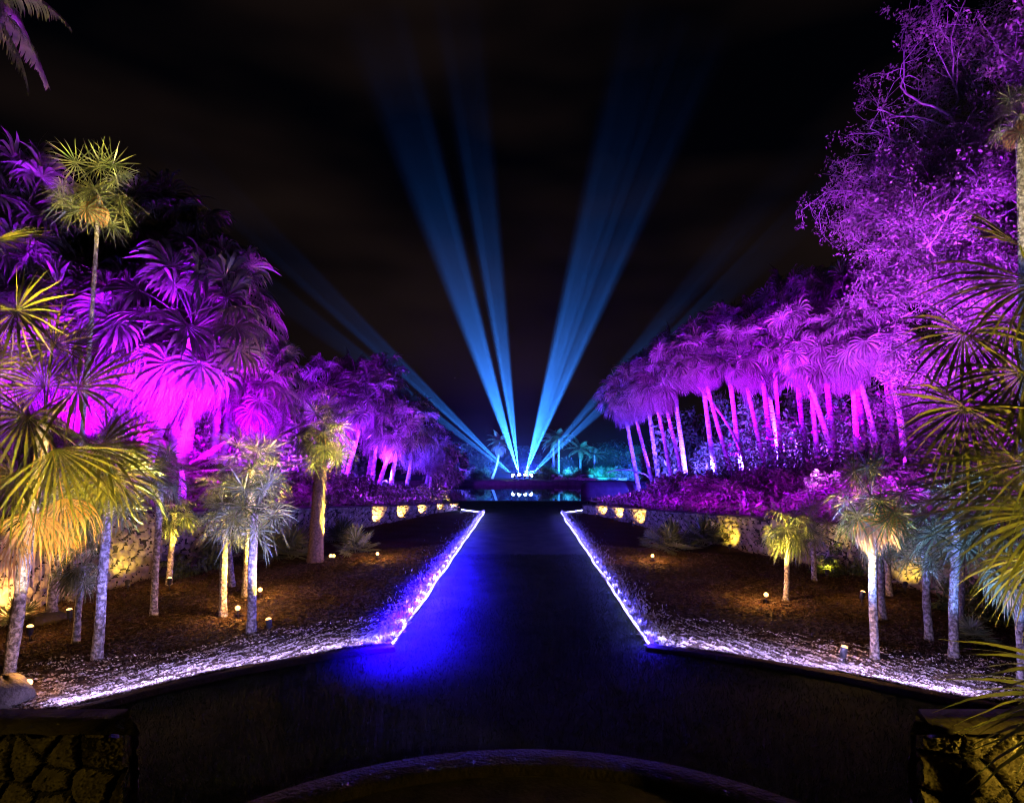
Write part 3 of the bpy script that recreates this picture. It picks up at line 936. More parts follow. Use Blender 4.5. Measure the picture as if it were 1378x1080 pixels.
# right foreground
fgpalm((4.75, 4.55, 0), P(1440, 560, 4.6), .09, 'large dark fan palm filling the right edge, leaves hanging into view',
       [(1297, 447, .25, -.15, 1, 125, dict(spread=R(240), droop=.3, n=30, nm=(.1, -.85, .45))), (1299, 548, .05, -.3, 1, 135, dict(spread=R(230), droop=.3, n=30, nm=(.15, -.85, .4))),
        (1372, 330, -.2, -1, -.35, 100, dict(spread=R(60), droop=.05, n=9)), (1395, 380, .2, -.9, .35, 165, dict(spread=R(140), droop=.35, n=24)), (1380, 500, .1, -.35, .8, 115, dict(spread=R(170), droop=.3, n=22, join=.65)),
        (1400, 620, -.1, -1, .15, 190, dict(spread=R(110), droop=.15, n=24, nm=(0, -.5, .9))), (1420, 690, -.15, -1, .35, 190, dict(spread=R(130), droop=.25, n=26, nm=(0, -.5, .9))),
        (1390, 560, .3, -.8, .2, 140, dict(spread=R(200), droop=.3, n=26)), (1410, 660, .3, -1, .5, 180, dict(spread=R(150), droop=.4, n=26)), (1400, 750, -.1, -.8, .8, 120, dict(spread=R(120), droop=.4, n=20)),
        (1360, 430, .4, .1, 1, 110, dict(spread=R(240), droop=.3, n=26)), (1345, 640, .5, -.7, .7, 130, dict(spread=R(230), droop=.3, n=28))])
fgpalm((4.35, 3.75, 0), P(1490, 950, 3.75), .08, 'low fan palm at the right corner with blades over the stone pier',
       [(1450, 900, 0, -1, -.05, 175, dict(spread=R(70), droop=.12, n=10, nm=(0, -.4, .9))), (1450, 935, -.1, -1, .3, 175, dict(spread=R(90), droop=.2, n=14, nm=(0, -.5, .85))), (1460, 960, -.2, -.9, .75, 180, dict(spread=R(80), droop=.2, n=12, nm=(0, -.7, .7)))])

# paddle-leaved banana plant between the left palms
g = P(245, 640, 18.5)
root = empty('banana_plant', (g.x, g.y, float(terrace_z(-1, g.x, g.y))))
tag(root, 'banana plant with long ragged paddle leaves under the left weeping palms', 'plant')
b = MB(); b.tube([(0, 0, 0), (.02, 0, .7), (.0, 0, 1.2)], [.14, .11, .08], 9); b.build('stem', M_PALE, root, smooth=True)
for i, (dx, dz, L) in enumerate([(1, .55, 2.2), (1, .2, 2.3), (1, .85, 2.2), (.8, -.1, 1.9), (-.6, 1, 2.3), (-.9, .5, 2.1), (.2, 1.3, 2.4), (-1, .15, 1.9)]):
    mb = MB()
    pinnate(mb, (0, 0, 1.1), (dx, rc.uniform(-.5, .2), dz), L, .35, 40, .30, rc, hang=.35, lw=.034, rach=.025)
    mb.build('leaf', M_LEAF, root)


# ------------------------------------------------------------------ spreading broadleaf tree, upper right
def branching(root_pts, rng, mb, leafpts, lvl, L, r, d):
    n = max(4, int(L / .35))
    p = np.array(root_pts, float); pts = [p]
    d = nrm(np.array(d, float))
    for k in range(n):
        d = nrm(d + rng.normal(0, .20, 3) + np.array([0, 0, .02]))
        if p[0] < -7.9 + .27 * max(p[2] - 10, 0) and d[0] < .1:
            d[0] = abs(d[0]) * .4
        p = p + d * L / n
        pts.append(p)
    pts = np.array(pts)
    mb.tube(pts, np.linspace(r, r * .45, len(pts)), 6 if lvl < 2 else 4, cap=False)
    if lvl >= 2:
        leafpts.extend(pts[len(pts) // 3:])
    if lvl < 4:
        m = (7, 6, 5, 4)[lvl]
        for k in range(m):
            f = rng.uniform(.3, 1.0) if k else 1.0
            q = pts[int(f * (len(pts) - 1))]
            nd = nrm(d + rng.normal(0, .75, 3) * np.array([1, 1, .8]))
            branching(q, rng, mb, leafpts, lvl + 1, L * rng.uniform(.5, .72), r * (.55 - .05 * lvl), nd)


rt = np.random.default_rng(9)
tb = Vector((21.6, 21.5, float(terrace_z(1, 21.6, 21.5))))
troot = empty('broadleaf_tree', tb)
tag(troot, 'huge spreading tree with twisting bare branches and sparse leaves, lit purple', 'tree')
b = MB()
b.tube([(0, 0, -.2), (.1, 0, 2.5), (-.1, .1, 5), (0, 0, 7.5)], [.75, .55, .5, .42], 12)
b.build('trunk', M_BARK, troot, smooth=True)
b = MB(); LP = []
for d, z, L in [((-1, -.35, .35), 5.5, 5.2), ((-.9, -.2, .75), 7, 5.5), ((-.55, -.5, 1.1), 7.4, 6.5), ((-1, .1, .15), 5, 4.6), ((-.2, -.2, 1.2), 7.5, 7.5), ((.4, -.6, 1), 7.4, 6), ((-.6, -1, .4), 6, 5), ((.3, .4, 1.2), 7.4, 6), ((-.75, -.3, 1.6), 7.5, 8.5), ((-.35, -.8, 1.5), 7.5, 8), ((-.95, -.6, .05), 4.5, 4.2)]:
    branching((0, 0, z), rt, b, LP, 0, L, .19, d)
b.build('branches', M_BARK, troot, smooth=True)
LP = np.array(LP)
n = 430000
kk = rt.integers(0, len(LP), n // 9)
cc = LP[kk] + rt.normal(0, .16, (n // 9, 3))
c = cc[rt.integers(0, len(cc), n)] + rt.normal(0, .11, (n, 3))
a = nrm(rt.normal(0, 1, (n, 3)) + [0, 0, -.2]); s = nrm(np.cross(a, rt.normal(0, 1, (n, 3))))
l = rt.uniform(.06, .16, n)[:, None]
b = MB(); b.strips(np.stack([np.stack([c - s * l * .06, c + s * l * .06], 1), np.stack([c + a * l * .5 - s * l * .25, c + a * l * .5 + s * l * .25], 1), np.stack([c + a * l - s * l * .02, c + a * l + s * l * .02], 1)], 1))
b.build('foliage', M_TLEAF, troot)

# ------------------------------------------------------------------ shrubs and undergrowth
SHRUB = []
for k in range(3):
    b = MB(); b.strips(leaf_cloud(1500, .17, rc, (1, 1, .75), shell=.35, clumps=16)); SHRUB.append(b.mesh('shrub', M_SHRUB))
b = MB(); b.strips(leaf_cloud(900, .30, rc, (1, 1, .7), shell=.3, aspect=.3, clumps=10)); SHRUB.append(b.mesh('shrub', M_SHRUB))
mb = fan_crown(rc, 16, .5, .6, 22, 85, 5, droop=.15, K=4, grav=.3, pet=.01, spread=R(250)); PALMETTO = mb.mesh('palmetto', M_LEAF)

SIDEW = {-1: 'left', 1: 'right'}
rs = np.random.default_rng(31)
for side, pxs, m in ((1, (885, 1230), 46), (-1, (110, 640), 52)):
    for i in range(m):
        f = (i + rs.uniform(0, 1)) / m
        px = pxs[0] + (pxs[1] - pxs[0]) * f
        if side > 0: yw = np.interp(px, [880, 960, 1115, 1230], [34.5, 23, 17.6, 15.2])
        else: yw = np.interp(px, [110, 290, 480, 640], [14, 18.5, 27, 40])
        Y = yw + rs.uniform(1.2, 8.0)
        x = (px - CX) / F * Y
        if abs(x) < wall_x(side, Y) + .7:
            x = side * (wall_x(side, Y) + rs.uniform(.7, 1.6))
        s = rs.uniform(.6, 1.15)
        o = inst('shrub', SHRUB[rs.integers(0, 4)], None, (x, Y, float(terrace_z(side, x, Y)) + .45 * s), (rs.normal(0, .15), rs.normal(0, .15), rs.uniform(0, 6.28)), (s * rs.uniform(.9, 1.3), s, s * rs.uniform(.8, 1.1)))
        tag(o, 'leafy purple-lit shrub on the %s bank above the stone wall' % SIDEW[side], 'shrub', 'shrubs on the %s bank' % SIDEW[side])
# low ground cover and the dense thicket behind the trunks
for side in (1, -1):
    n = 60000
    yy = rs.uniform(14, 62, n) ** 1.0
    dd = rs.uniform(.2, 15, n)
    x = side * (wall_x(side, yy) + dd)
    hgt = np.where(rs.random(n) < .4, rs.uniform(0, .35, n), rs.random(n) ** 1.6 * np.interp(dd, [0, 5, 9, 15], [.3, .7, 3.6, 6.5]) * (.6 + .4 * np.sin(yy * 1.3 + dd)))
    z = terrace_z(side, x, yy) + hgt
    c = np.stack([x, yy, z], -1)
    a = nrm(rs.normal(0, 1, (n, 3)) + [0, 0, .2]); s = nrm(np.cross(a, rs.normal(0, 1, (n, 3)) + [0, 0, 1]))
    l = rs.uniform(.12, .34, n)[:, None]
    b = MB(); b.strips(np.stack([np.stack([c - s * l * .06, c + s * l * .06], 1), np.stack([c + a * l * .5 - s * l * .2, c + a * l * .5 + s * l * .2], 1), np.stack([c + a * l - s * l * .02, c + a * l + s * l * .02], 1)], 1))
    o = b.build('undergrowth', M_SHRUB)
    tag(o, 'dense leafy undergrowth covering the %s bank behind the trunks' % SIDEW[side], 'undergrowth', kind='stuff')

# the far thicket closing the view between the trunks
for side, y0, y1, x0, x1 in ((1, 45, 58, 11, 44), (-1, 36, 56, 15, 40)):
    n = 70000
    yy = rs.uniform(y0, y1, n); x = side * rs.uniform(x0, x1, n)
    keep = np.abs(x) > wall_x(side, yy) + .3
    yy, x = yy[keep], x[keep]; n = len(x)
    top = 4.2 + 2.2 * np.sin(x * .7 + yy * .3) + 1.2 * np.sin(x * 1.9 - yy)
    z = terrace_z(side, x, yy) + rs.random(n) ** .8 * top
    c = np.stack([x, yy, z], -1)
    c += .5 * np.sin(c[:, [1, 2, 0]] * 2.3)
    a = nrm(rs.normal(0, 1, (n, 3)) + [0, 0, -.4]); s = nrm(np.cross(a, rs.normal(0, 1, (n, 3)) + [0, -.6, .4]))
    l = rs.uniform(.22, .6, n)[:, None]
    b = MB(); b.strips(np.stack([np.stack([c - s * l * .06, c + s * l * .06], 1), np.stack([c + a * l * .5 - s * l * .19, c + a * l * .5 + s * l * .19], 1), np.stack([c + a * l - s * l * .02, c + a * l + s * l * .02], 1)], 1))
    tag(b.build('thicket', M_SHRUB), 'tall leafy thicket far behind the palm trunks of the %s bank' % SIDEW[side], 'thicket', kind='stuff')

# palmettos and bushes in the beds, against the walls
for px, py, s, lab in [(905, 742, 1.15, 'dark sprawling palmetto behind the right-hand warm bulb'), (945, 735, 1.2, 'unlit palmetto between the dark one and the yellow shrub'), (880, 735, .8, 'yellow-tipped palmetto next to the right-hand warm bulb'),
                       (478, 745, .95, 'low palmetto between the thick shaggy trunk and the largest left bulb'), (392, 752, 1.25, 'dim palmetto just left of the thick shaggy trunk'), (460, 728, 1.0, 'palmetto against the left wall before its first yellow light'), (362, 752, 1.1, 'green palmetto behind the white-lit palm'),
                       (22, 838, .55, 'small yellow-lit palmetto on the mulch at the left edge'), (1310, 862, .45, 'little dark rosette plant on the mulch beside the teal trunk')]:
    g = G(px, py, .05)
    tag(inst('palmetto', PALMETTO, None, g, (0, 0, rs.uniform(0, 6)), s), lab, 'plant')
for px, py, s, k, lab in [(985, 735, .75, 0, 'yellow-lit leafy shrub against the right wall'), (1040, 745, .9, 1, 'dark shrub at the right wall behind the drooping yellow palm'), (1113, 772, .5, 2, 'small bright yellow shrub at the foot of the right wall'), (1150, 770, .9, 1, 'dark bush along the right wall beside the small yellow shrub'),
                          (262, 765, 1.0, 3, 'dark leafy bush at the left wall behind the slim palms'), (300, 758, .9, 1, 'dark bush by the left wall just behind the white palm trunk'), (235, 778, .6, 0, 'low bush between the yellow palm and the lit left wall'), (1215, 780, .6, 0, 'low dark shrub under the right wall by its yellow patch'), (1330, 830, .9, 2, 'dim shrub by the right wall at the picture edge')]:
    g = G(px, py, .05)
    tag(inst('shrub', SHRUB[k], None, (g.x, g.y, .4 * s), (0, 0, rs.uniform(0, 6)), (s, s, s)), lab, 'shrub')
# earth mound round the foot of one palm, and stones at the left edge
g = G(64, 836, .03)
th_ = np.linspace(0, 2 * math.pi, 28, endpoint=False)
rr = np.array([.36, .34, .27, .15, .02])
zz = np.array([-.02, .07, .15, .19, .2])
v = np.stack([np.stack([r_ * np.cos(th_) * (1 + .08 * np.sin(3 * th_)), r_ * np.sin(th_) * (1 + .08 * np.cos(4 * th_)), np.full(28, z_)], -1) for r_, z_ in zip(rr, zz)], 0)
b = MB(); b.grid(v, closed=True)
tag(b.build('root_mound', M_EARTH, loc=g), 'dark round earth mound at the foot of the orange-lit palm', 'mound')
g = P(4, 945, 7.9)
th_ = np.linspace(0, 2 * math.pi, 24, endpoint=False); ph = np.linspace(-1.2, 1.5, 14)
v = np.stack([np.stack([np.cos(p_) * np.cos(th_) * (1 + .12 * np.sin(3 * th_ + 4 * p_)), np.cos(p_) * np.sin(th_), np.full(24, .9 * math.sin(p_)) + .07 * np.cos(5 * th_)], -1) for p_ in ph], 0) * .33
b = MB(); b.grid(v, closed=True)
tag(b.build('boulder', M_EARTH, loc=(g.x, g.y, .15)), 'rounded grey boulder at the left edge beside the nearest bulb', 'rock')

# border plants along the lit path edges
for side in (-1, 1):
    p, q = EDGE[side]
    n = 15000
    t = rs.random(n) ** 1.4
    off = np.abs(rs.exponential(.16, n))
    d = (q - p).normalized(); outv = Vector((d.y, -d.x, 0)) * (1 if side > 0 else -1)
    c = np.array(p[:]) + np.outer(t, np.array((q - p)[:])) + np.outer(off + .012, np.array(outv[:]))
    c[:, 2] = .05 + rs.random(n) * .16 * np.exp(-off * 2.0)
    a = nrm(rs.normal(0, .7, (n, 3)) + [0, 0, .7]); s = nrm(np.cross(a, rs.normal(0, 1, (n, 3))))
    l = rs.uniform(.04, .11, n)[:, None]
    b = MB(); b.strips(np.stack([np.stack([c - s * l * .06, c + s * l * .06], 1), np.stack([c + a * l * .5 - s * l * .16, c + a * l * .5 + s * l * .16], 1), np.stack([c + a * l - s * l * .02, c + a * l + s * l * .02], 1)], 1))
    o = b.build('border_plants', M_BORDER)
    tag(o, 'low leafy border planting along the %s glowing path edge' % SIDEW[side], 'plants', kind='stuff')

# grass blades on the lawn near the camera
n = 60000
yy = 5.2 + rs.random(n) ** 1.3 * 15
ax = rs.uniform(-1, 1, n)
x = ax * np.where(yy > 10.2, 2.3, np.interp(yy, [5, 7, 8, 9, 10.3], [3.2, 6.2, 5.6, 4.6, 2.4]))
okm = (x ** 2 + (yy - 2.45) ** 2) > 4.2 ** 2
x, yy = x[okm], yy[okm]
c = np.stack([x, yy, 0 * x], -1); m_ = len(x)
a = nrm(rs.normal(0, .45, (m_, 3)) + [0, 0, 1]); s = nrm(np.cross(a, rs.normal(0, 1, (m_, 3))))
l = rs.uniform(.025, .06, m_)[:, None]
b = MB(); b.strips(np.stack([np.stack([c - s * .004, c + s * .004], 1), np.stack([c + a * l - s * .0008, c + a * l + s * .0008], 1)], 1))
tag(b.build('grass', M_GRASS), 'short mown grass of the dark central lawn', 'grass', kind='stuff')

# ------------------------------------------------------------------ far shore
for i, (px, ty, by, Y, tilt_, s, lab) in enumerate([(752, 590, 648, 74, 0, 1.0, 'tall cyan-lit royal palm right of the searchlights, straight white trunk'), (745, 594, 648, 78, 0, .9, 'cyan-lit royal palm just behind the tallest one across the lake'), (781, 604, 648, 76, 0, .95, 'cyan-lit royal palm with full round crown beside the low dark bank'), (800, 612, 648, 80, 0, .8, 'small teal palm beyond the round-crowned one')]):
    t = P(px, ty, Y); bs = P(px, by, Y); bs.z = .45
    palm('royal_palm', bs, t, .18, .12, lab, group='royal palms across the lake', crown=ROYAL_CROWN, cscale=s * .85, mtrunk=M_PALE, rz=i * 1.3)
t = P(672, 594, 74); bs = P(662, 648, 74); bs.z = .45
palm('weeping_palm', bs, t, .17, .12, 'blue-lit leaning palm across the lake just left of the searchlights', group='royal palms across the lake', crown=ROYAL_CROWN, cscale=.7, skirt=WEEP_SKIRT[0], sscale=.6, mtrunk=M_PALE, bow=.3)
for i, (px, py, Y, r_, lab) in enumerate([(706, 622, 92, 3.6, 'round dark blue tree right behind the searchlights'), (630, 622, 84, 3.4, 'dark blue tree across the lake beside the leaning palm'), (606, 618, 80, 3.8, 'shadowy blue tree on the far left shore'), (825, 620, 84, 4.2, 'teal-lit tree on the far shore behind the low dark bank'), (858, 625, 82, 4.0, 'blue tree on the far shore beside the first right-bank palm'), (765, 632, 86, 2.6, 'low cyan tree between the royal palms'), (578, 612, 62, 3.6, 'violet bushy tree at the left end of the lake'), (600, 628, 64, 2.6, 'bright purple bushy tree overhanging the water on the left')]):
    t = P(px, py, Y)
    root = empty('lakeside_tree', (t.x, t.y, .3)); tag(root, lab, 'tree', 'trees round the lake')
    b = MB(); b.tube([(0, 0, -.3), (.1, 0, t.z * .5), (0, .1, t.z)], [.25, .2, .12], 8); b.build('trunk', M_BARK, root, smooth=True)
    b = MB(); v = leaf_cloud(6000, .42, rs, (r_, r_, r_ * .8), shell=.35, clumps=26) + np.array([0, 0, t.z - .3]); b.strips(v); b.build('foliage', M_SHRUB, root)
for i, (px, Y) in enumerate([(600, 72.5), (622, 73), (645, 74), (728, 75), (740, 73), (770, 73), (795, 73), (815, 74), (832, 73), (850, 72)]):
    s = rs.uniform(.9, 1.5)
    tag(inst('shrub', SHRUB[i % 4], None, ((px - CX) / F * Y, Y, .45 + .5 * s), (0, 0, i), (s * 1.4, s, s)), 'blue-lit shrub on the far bank of the lake', 'shrub', 'shrubs across the lake')
# low dark bank jutting into the lake on the right
b = MB()
xs = np.linspace(5.1, 13, 40)
prof = [(-.9, -.4), (-.95, .6), (-.75, 1.15), (-.3, 1.28), (.5, 1.3), (.9, 1.1), (1.0, -.4)]
taper = np.clip((xs - 5.1) / .5, .02, 1) ** .5
v = np.stack([np.stack([xs, 50.2 + p0 * taper + .35 * (xs - 5) * -.25, np.where(p1 > 0, p1 * (.65 + .35 * taper), p1)], -1) for p0, p1 in prof], 1)
b.grid(v)
tag(b.build('clipped_hedge', M_DARK, smooth=True), 'long low dark hedge with rounded end jutting over the lake on the right', 'hedge')
# low cyan-lit terrace walls across the water
for x0, x1, y0, y1, z0, z1, lab in [(3.6, 9.5, 72.4, 73, .4, 1.0, 'low cyan-lit wall on the far bank under the royal palms'), (5.8, 13.0, 71.4, 71.9, .35, .62, 'lower pale kerb wall along the far bank right of the searchlights')]:
    b = MB(); b.box(x0, x1, y0, y1, z0, z1); b.box(x0 - .06, x1 + .06, y0 - .06, y1 + .06, z1 + .003, z1 + .09)
    tag(b.build('garden_wall', M_STONE), lab, 'wall')
# arching dead stem over the water
root = empty('leaning_stem', P(893, 668, 44))
tag(root, 'thin bare stem arching from the right bank out over the lake', 'branch')
o = np.array(root.location[:])
pp = np.array([np.array(P(*q)[:]) - o for q in [(893, 668, 44), (884, 650, 45), (868, 638, 46), (848, 632, 47), (830, 632, 48), (815, 636, 49)]])
b = MB(); b.tube(pp, np.linspace(.09, .03, 6), 6); b.build('stem', M_PALE, root, smooth=True)

# ------------------------------------------------------------------ searchlights and their beams
BEAMS = [(692, [(-46, 5.5, .2), (-47.6, 1.8, .5), (-44.2, 1.4, .3), (-52.5, 5, .15), (-51, 1.4, .25)]), (699, [(-17.5, 8.6, .62), (-14.6, 2.2, 1.1), (-19.5, 2.4, .5), (-7.6, 6.8, .5), (-9.4, 2.0, 1.1), (-5.6, 1.6, .5)]), (706, [(15.5, 8.5, .5), (13.2, 2.2, .6), (22.5, 6.5, .5), (19.2, 2.0, 1.2), (23.8, 1.8, .9), (16.8, 1.2, .5)]), (713, [(40.5, 5.5, .16), (46.5, 5.5, .2), (44.4, 1.6, .45), (41, 1.4, .25)])]
for i, (px, subs) in enumerate(BEAMS):
    c = P(px, 643, 70.9); c.z = .42
    root = empty('searchlight', c)
    tag(root, ['leftmost of the four white searchlights across the lake', 'second from left of the four white searchlights across the lake', 'third from left of the four white searchlights across the lake', 'rightmost of the four white searchlights across the lake'][i], 'searchlight', 'searchlights across the lake')
    b = MB(); b.box(-.24, .24, -.2, .2, 0, .16); b.box(-.27, -.22, -.06, .06, .1, .5); b.box(.22, .27, -.06, .06, .1, .5)
    b.build('yoke', M_BLACK, root)
    a = R(sum(s_[0] for s_ in subs) / len(subs))
    dv = np.array([math.sin(a), 0, math.cos(a)])
    b = MB(); hc = np.array([0, 0, .5]); b.tube([hc - dv * .25, hc - dv * .15, hc + dv * .12], [.12, .2, .21], 14)
    b.build('lamp_head', M_BLACK, root, smooth=True)
    b = MB(); b.tube([hc + dv * .125, hc + dv * .2, hc + dv * .29, hc + dv * .36, hc + dv * .385], [.215, .225, .17, .08, .02], 16)
    b.build('lens', M_SEARCH, root, smooth=True)
    for ang, w, k in subs:
        ar = R(ang)
        src = Vector(hc) + Vector((math.sin(ar), 0, math.cos(ar))) * .44
        spot('beam_lamp', src, src + Vector((math.sin(ar), -.03, math.cos(ar))) * 10, BEAM, 2.2e7 * k * BEAMP, w * 1.2, .75, .02, root)

# ------------------------------------------------------------------ blue light strips along the path
for side in (-1, 1):
    p, q = EDGE[side]
    root = empty('light_strip', p)
    tag(root, 'glowing blue-white light strip along the %s edge of the lawn path' % SIDEW[side], 'light strip', 'light strips of the path')
    o = np.array(p[:])
    tt = np.linspace(0, 1, 60)[:, None]
    pts = np.array(p[:]) * (1 - tt) + np.array(q[:]) * tt - o
    pts[:, 2] = .10; pts[:, 0] += np.convolve(rs.normal(0, .05, 64), np.ones(5) / 5, 'valid')
    b = MB(); b.tube(pts, .021, 6); b.build('tube', M_ROPE, root)
    # short return along the end of the bed
    e = G(621 if side < 0 else 787, 687, 0)
    m_ = (Vector(q) + e) / 2 + Vector((0, -.35, 0))
    t = np.linspace(0, 1, 20)[:, None]
    pts = (1 - t) ** 2 * np.array(q[:]) + 2 * t * (1 - t) * np.array(m_[:]) + t ** 2 * np.array(e[:]) - o
    pts[:, 2] = .08
    b = MB(); b.tube(pts, .03, 5); b.build('end_tube', M_ROPE, root)
    k = 30
    for i in range(k):
        f = (i + .15) / k
        l = p.lerp(q, f) - p
        pw = STRIP * 7 if side > 0 else STRIP * (9 + 22 * math.exp(-((f - .16) / .14) ** 2))
        new_light('strip_lamp', 'POINT', (l.x + side * .03, l.y, .24), (.085, .07, 1.0), pw, root, .04)
    if side < 0:
        for f, dx, pw in [(-.02 + .035 * k_, .08 + .12 * math.sin(k_ * 1.7), 900 * math.exp(-((k_ - 4) / 5.5) ** 2) + 60) for k_ in range(20)]:
            l = p.lerp(q, f) - p
            spot('strip_fill', (l.x + dx, l.y, .75), (l.x + dx + .1, l.y, 0), (.009, .0, 1.0), pw * STRIP * 1.25, 136, 1.0, .1, root)  # unseen floating spots added to spread the strip's blue pool
    new_light('strip_lamp', 'POINT', (0, -.12, .2), (.03, .01, 1.0), STRIP * (14 if side < 0 else 10), root, .05)
    new_light('strip_lamp', 'POINT', (e.x - p.x, e.y - p.y - .4, .3), (.3, .25, 1.0), 60, root, .05)

# ------------------------------------------------------------------ uplights
def uplight_meshes():
    b = MB(); b.tube([(0, 0, -.1), (0, 0, .12)], .012, 6); b.tube([(0, 0, .11), (0, 0, .125)], .035, 8); stake = b.mesh('stake', M_BLACK)
    b = MB(); b.tube([(0, 0, -.08), (0, 0, -.06), (0, 0, .08), (0, 0, .1)], [.025, .05, .055, .06], 12); body = b.mesh('lamp_body', M_BLACK, True)
    b = MB(); b.tube([(0, 0, .1), (0, 0, .118), (0, 0, .128)], [.052, .04, .015], 12); lens = b.mesh('lens', M_BULB, True)
    return stake, body, lens


STAKE, BODY, LENS = uplight_meshes()
LENS_W = LENS.copy(); LENS_W.materials[0] = M_BULB_W


def uplight(loc, target, label, color=YELLOW, power=600, angle=80, facing=None, size=1.0, spill=0, cat='spotlight', group='ground spotlights in the beds', lens=None):
    loc = Vector(loc)
    root = empty('ground_spotlight', loc); tag(root, label, cat, group)
    inst('stake', STAKE, root, (0, 0, 0), (0, 0, 0), size)
    d = (Vector(target) - (loc + Vector((0, 0, .18)))).normalized()
    fd = Vector(facing).normalized() if facing else d
    rot = fd.to_track_quat('Z', 'Y').to_euler()
    inst('lamp_body', BODY, root, (0, 0, .18 * size), rot, size)
    inst('lens', lens or LENS, root, (0, 0, .18 * size), rot, size)
    src = Vector((0, 0, .18 * size)) + fd * .16 * size
    spot('lamp', src, src + d, color, power * UPL, angle * .72, .7, .03, root)
    if spill:
        new_light('spill', 'POINT', src + Vector((0, 0, .25)), (1.0, .45, .10), spill, root, .05)
    return root


CAM = Vector((0, 0, H))
UP = [  # px, py on the ground, target (px, py, depth offset), power, angle, label, facing camera?
    (38, 935, (40, 600, .3), 700, 80, 'bright bulb on a short stake at the front corner of the left bed', True),
    (19, 828, (30, 660, -.5), 300, 80, 'lamp glowing among small leaves at the left edge', True),
    (350, 803, (345, 680, .6), 1300, 85, 'bulb just right of the white-lit trunk', True),
    (320, 829, (330, 640, .8), 900, 80, 'smaller bulb between the two slim trunks by the white palm', True),
    (449, 755, (442, 595, .12), 5000, 60, 'upper of the paired bulbs beside the thick shaggy trunk', True),
    (445, 755, (520, 640, 3), 700, 60, 'lower of the paired bulbs beside the thick shaggy trunk', True),
    (508, 752, (490, 640, 2.5), 900, 60, 'largest starry bulb of the left bed, right of the shaggy trunk', True),
    (878, 755, (900, 720, .8), 200, 80, 'bulb at the foot of the yellow-tipped palmetto in the right bed', True),
    (1031, 810, (1062, 705, .4), 700, 62, 'brightest bulb of the right bed near the drooping yellow palm', True),
    (1135, 893, (1172, 660, 0.2), 900, 62, 'short spotlight with lit tip at the front of the right bed', False),
    (40, 862, (60, 640, -.3), 500, 60, 'spotlight with a lit tip on the mulch behind the nearest left bulb', False),
    (228, 792, (238, 680, .2), 500, 90, 'spotlight at the foot of the solid yellow palm', False),
    (94, 838, (80, 690, 0), 220, 50, 'dark spotlight beside the earth mound', False),
    (1160, 812, (1185, 690, .3), 500, 70, 'blue-cased spotlight on the mulch behind the front right palm', False),
    (362, 852, (345, 680, 0), 200, 70, 'blue-cased spotlight right of the white trunk at the bed front', False),
    (982, 742, (984, 715, 1.0), 50, 100, 'small lamp under the yellow shrub at the right wall', False),
    (1113, 779, (1113, 755, .6), 40, 100, 'small lamp under the little yellow shrub at the right wall', False),
    (172, 795, (168, 740, .8), 26, 110, 'lamp washing the left wall yellow behind the slim trunks', False),
    (1218, 797, (1225, 755, .8), 26, 110, 'lamp washing the right wall yellow behind the blue palm', False),
]
for px, py, (tx, ty, dY), pw, an, lab, fc in UP:
    g = G(px, py, .06)
    t = P(tx, ty, g.y + dY)
    uplight(g, t, lab, YELLOW if ty > 0 else WARM, pw, an, facing=((CAM - g) if fc else None), spill=(25 if 'front corner' in lab else 0 if 'paired' in lab else 110 if fc else 30 if pw > 300 else 0))
# wall washers along the two walls
for side, pts_ in ((-1, [(507, 707), (541, 700.6), (569, 695), (594, 689.5), (614.6, 686.5)]), (1, [(807, 696), (832, 701), (857, 708.5)])):
    for i, (px, py) in enumerate(pts_):
        g = G(px, py, .05)
        g.x -= side * .22; g.y -= .28
        t = Vector((g.x + side * .34, g.y + .42, .55))
        uplight(g, t, 'yellow wall light at the foot of the %s stone wall, %s from the nearer end' % (SIDEW[side], ORD[i if side < 0 else 2 - i]), WARM, 120, 120, facing=(side * .35, .3, 1), size=.8, lens=LENS_W, group='wall lights of the %s stone wall' % SIDEW[side])
# tall thin palm and right edge palm: narrow spots from the bed
spot('unseen_spot', (-5.6, 9.0, .3), P(136, 222, 13), (1, .75, .2), 42000, 13, .5, .05)
spot('unseen_spot', (7.8, 8.6, .4), P(1372, 150, 10.5), (1, .8, .4), 14000, 16, .5, .05)
# unseen spots for the big foreground palms, the piers and the feather palm
spot('unseen_spot', (-7.7, 5.0, .5), P(8, 400, 6.6), YELLOW, 36000, 30, .5, .05)
spot('unseen_spot', (-5.0, 6.6, .35), P(60, 540, 8.5), YELLOW, 5500, 46, .5, .05)
spot('unseen_spot', (5.9, 4.2, .3), P(1400, 600, 4.6), YELLOW, 5500, 90, .5, .05)
spot('unseen_spot', (5.2, 2.6, 1.7), P(1400, 960, 3.8), YELLOW, 420, 80, .5, .05)
spot('unseen_spot', (-5.6, 2.2, 2.2), (-4.3, 4.5, .75), (1, .66, .10), 60, 42, .6, .1)  # unseen spot added to light the left pier face
spot('unseen_spot', (5.6, 2.2, 2.2), (4.2, 4.5, .8), (1, .55, .10), 14, 42, .6, .1)  # likewise added, for the right pier face
spot('unseen_spot', (5.2, 6.8, .4), P(1370, 640, 5.0), LAVENDER, 500, 90, .5, .05)
spot('unseen_spot', (-12.6, 11.6, .6), P(-40, 10, 14.0), (.008, .004, 1.0), 50000, 34, .5, .05)

spot('unseen_spot', (4.0, 2.5, .4), P(1385, 400, 4.6), YELLOW, 3000, 36, .5, .05)  # added near the camera for upper leaves that the lower ones block
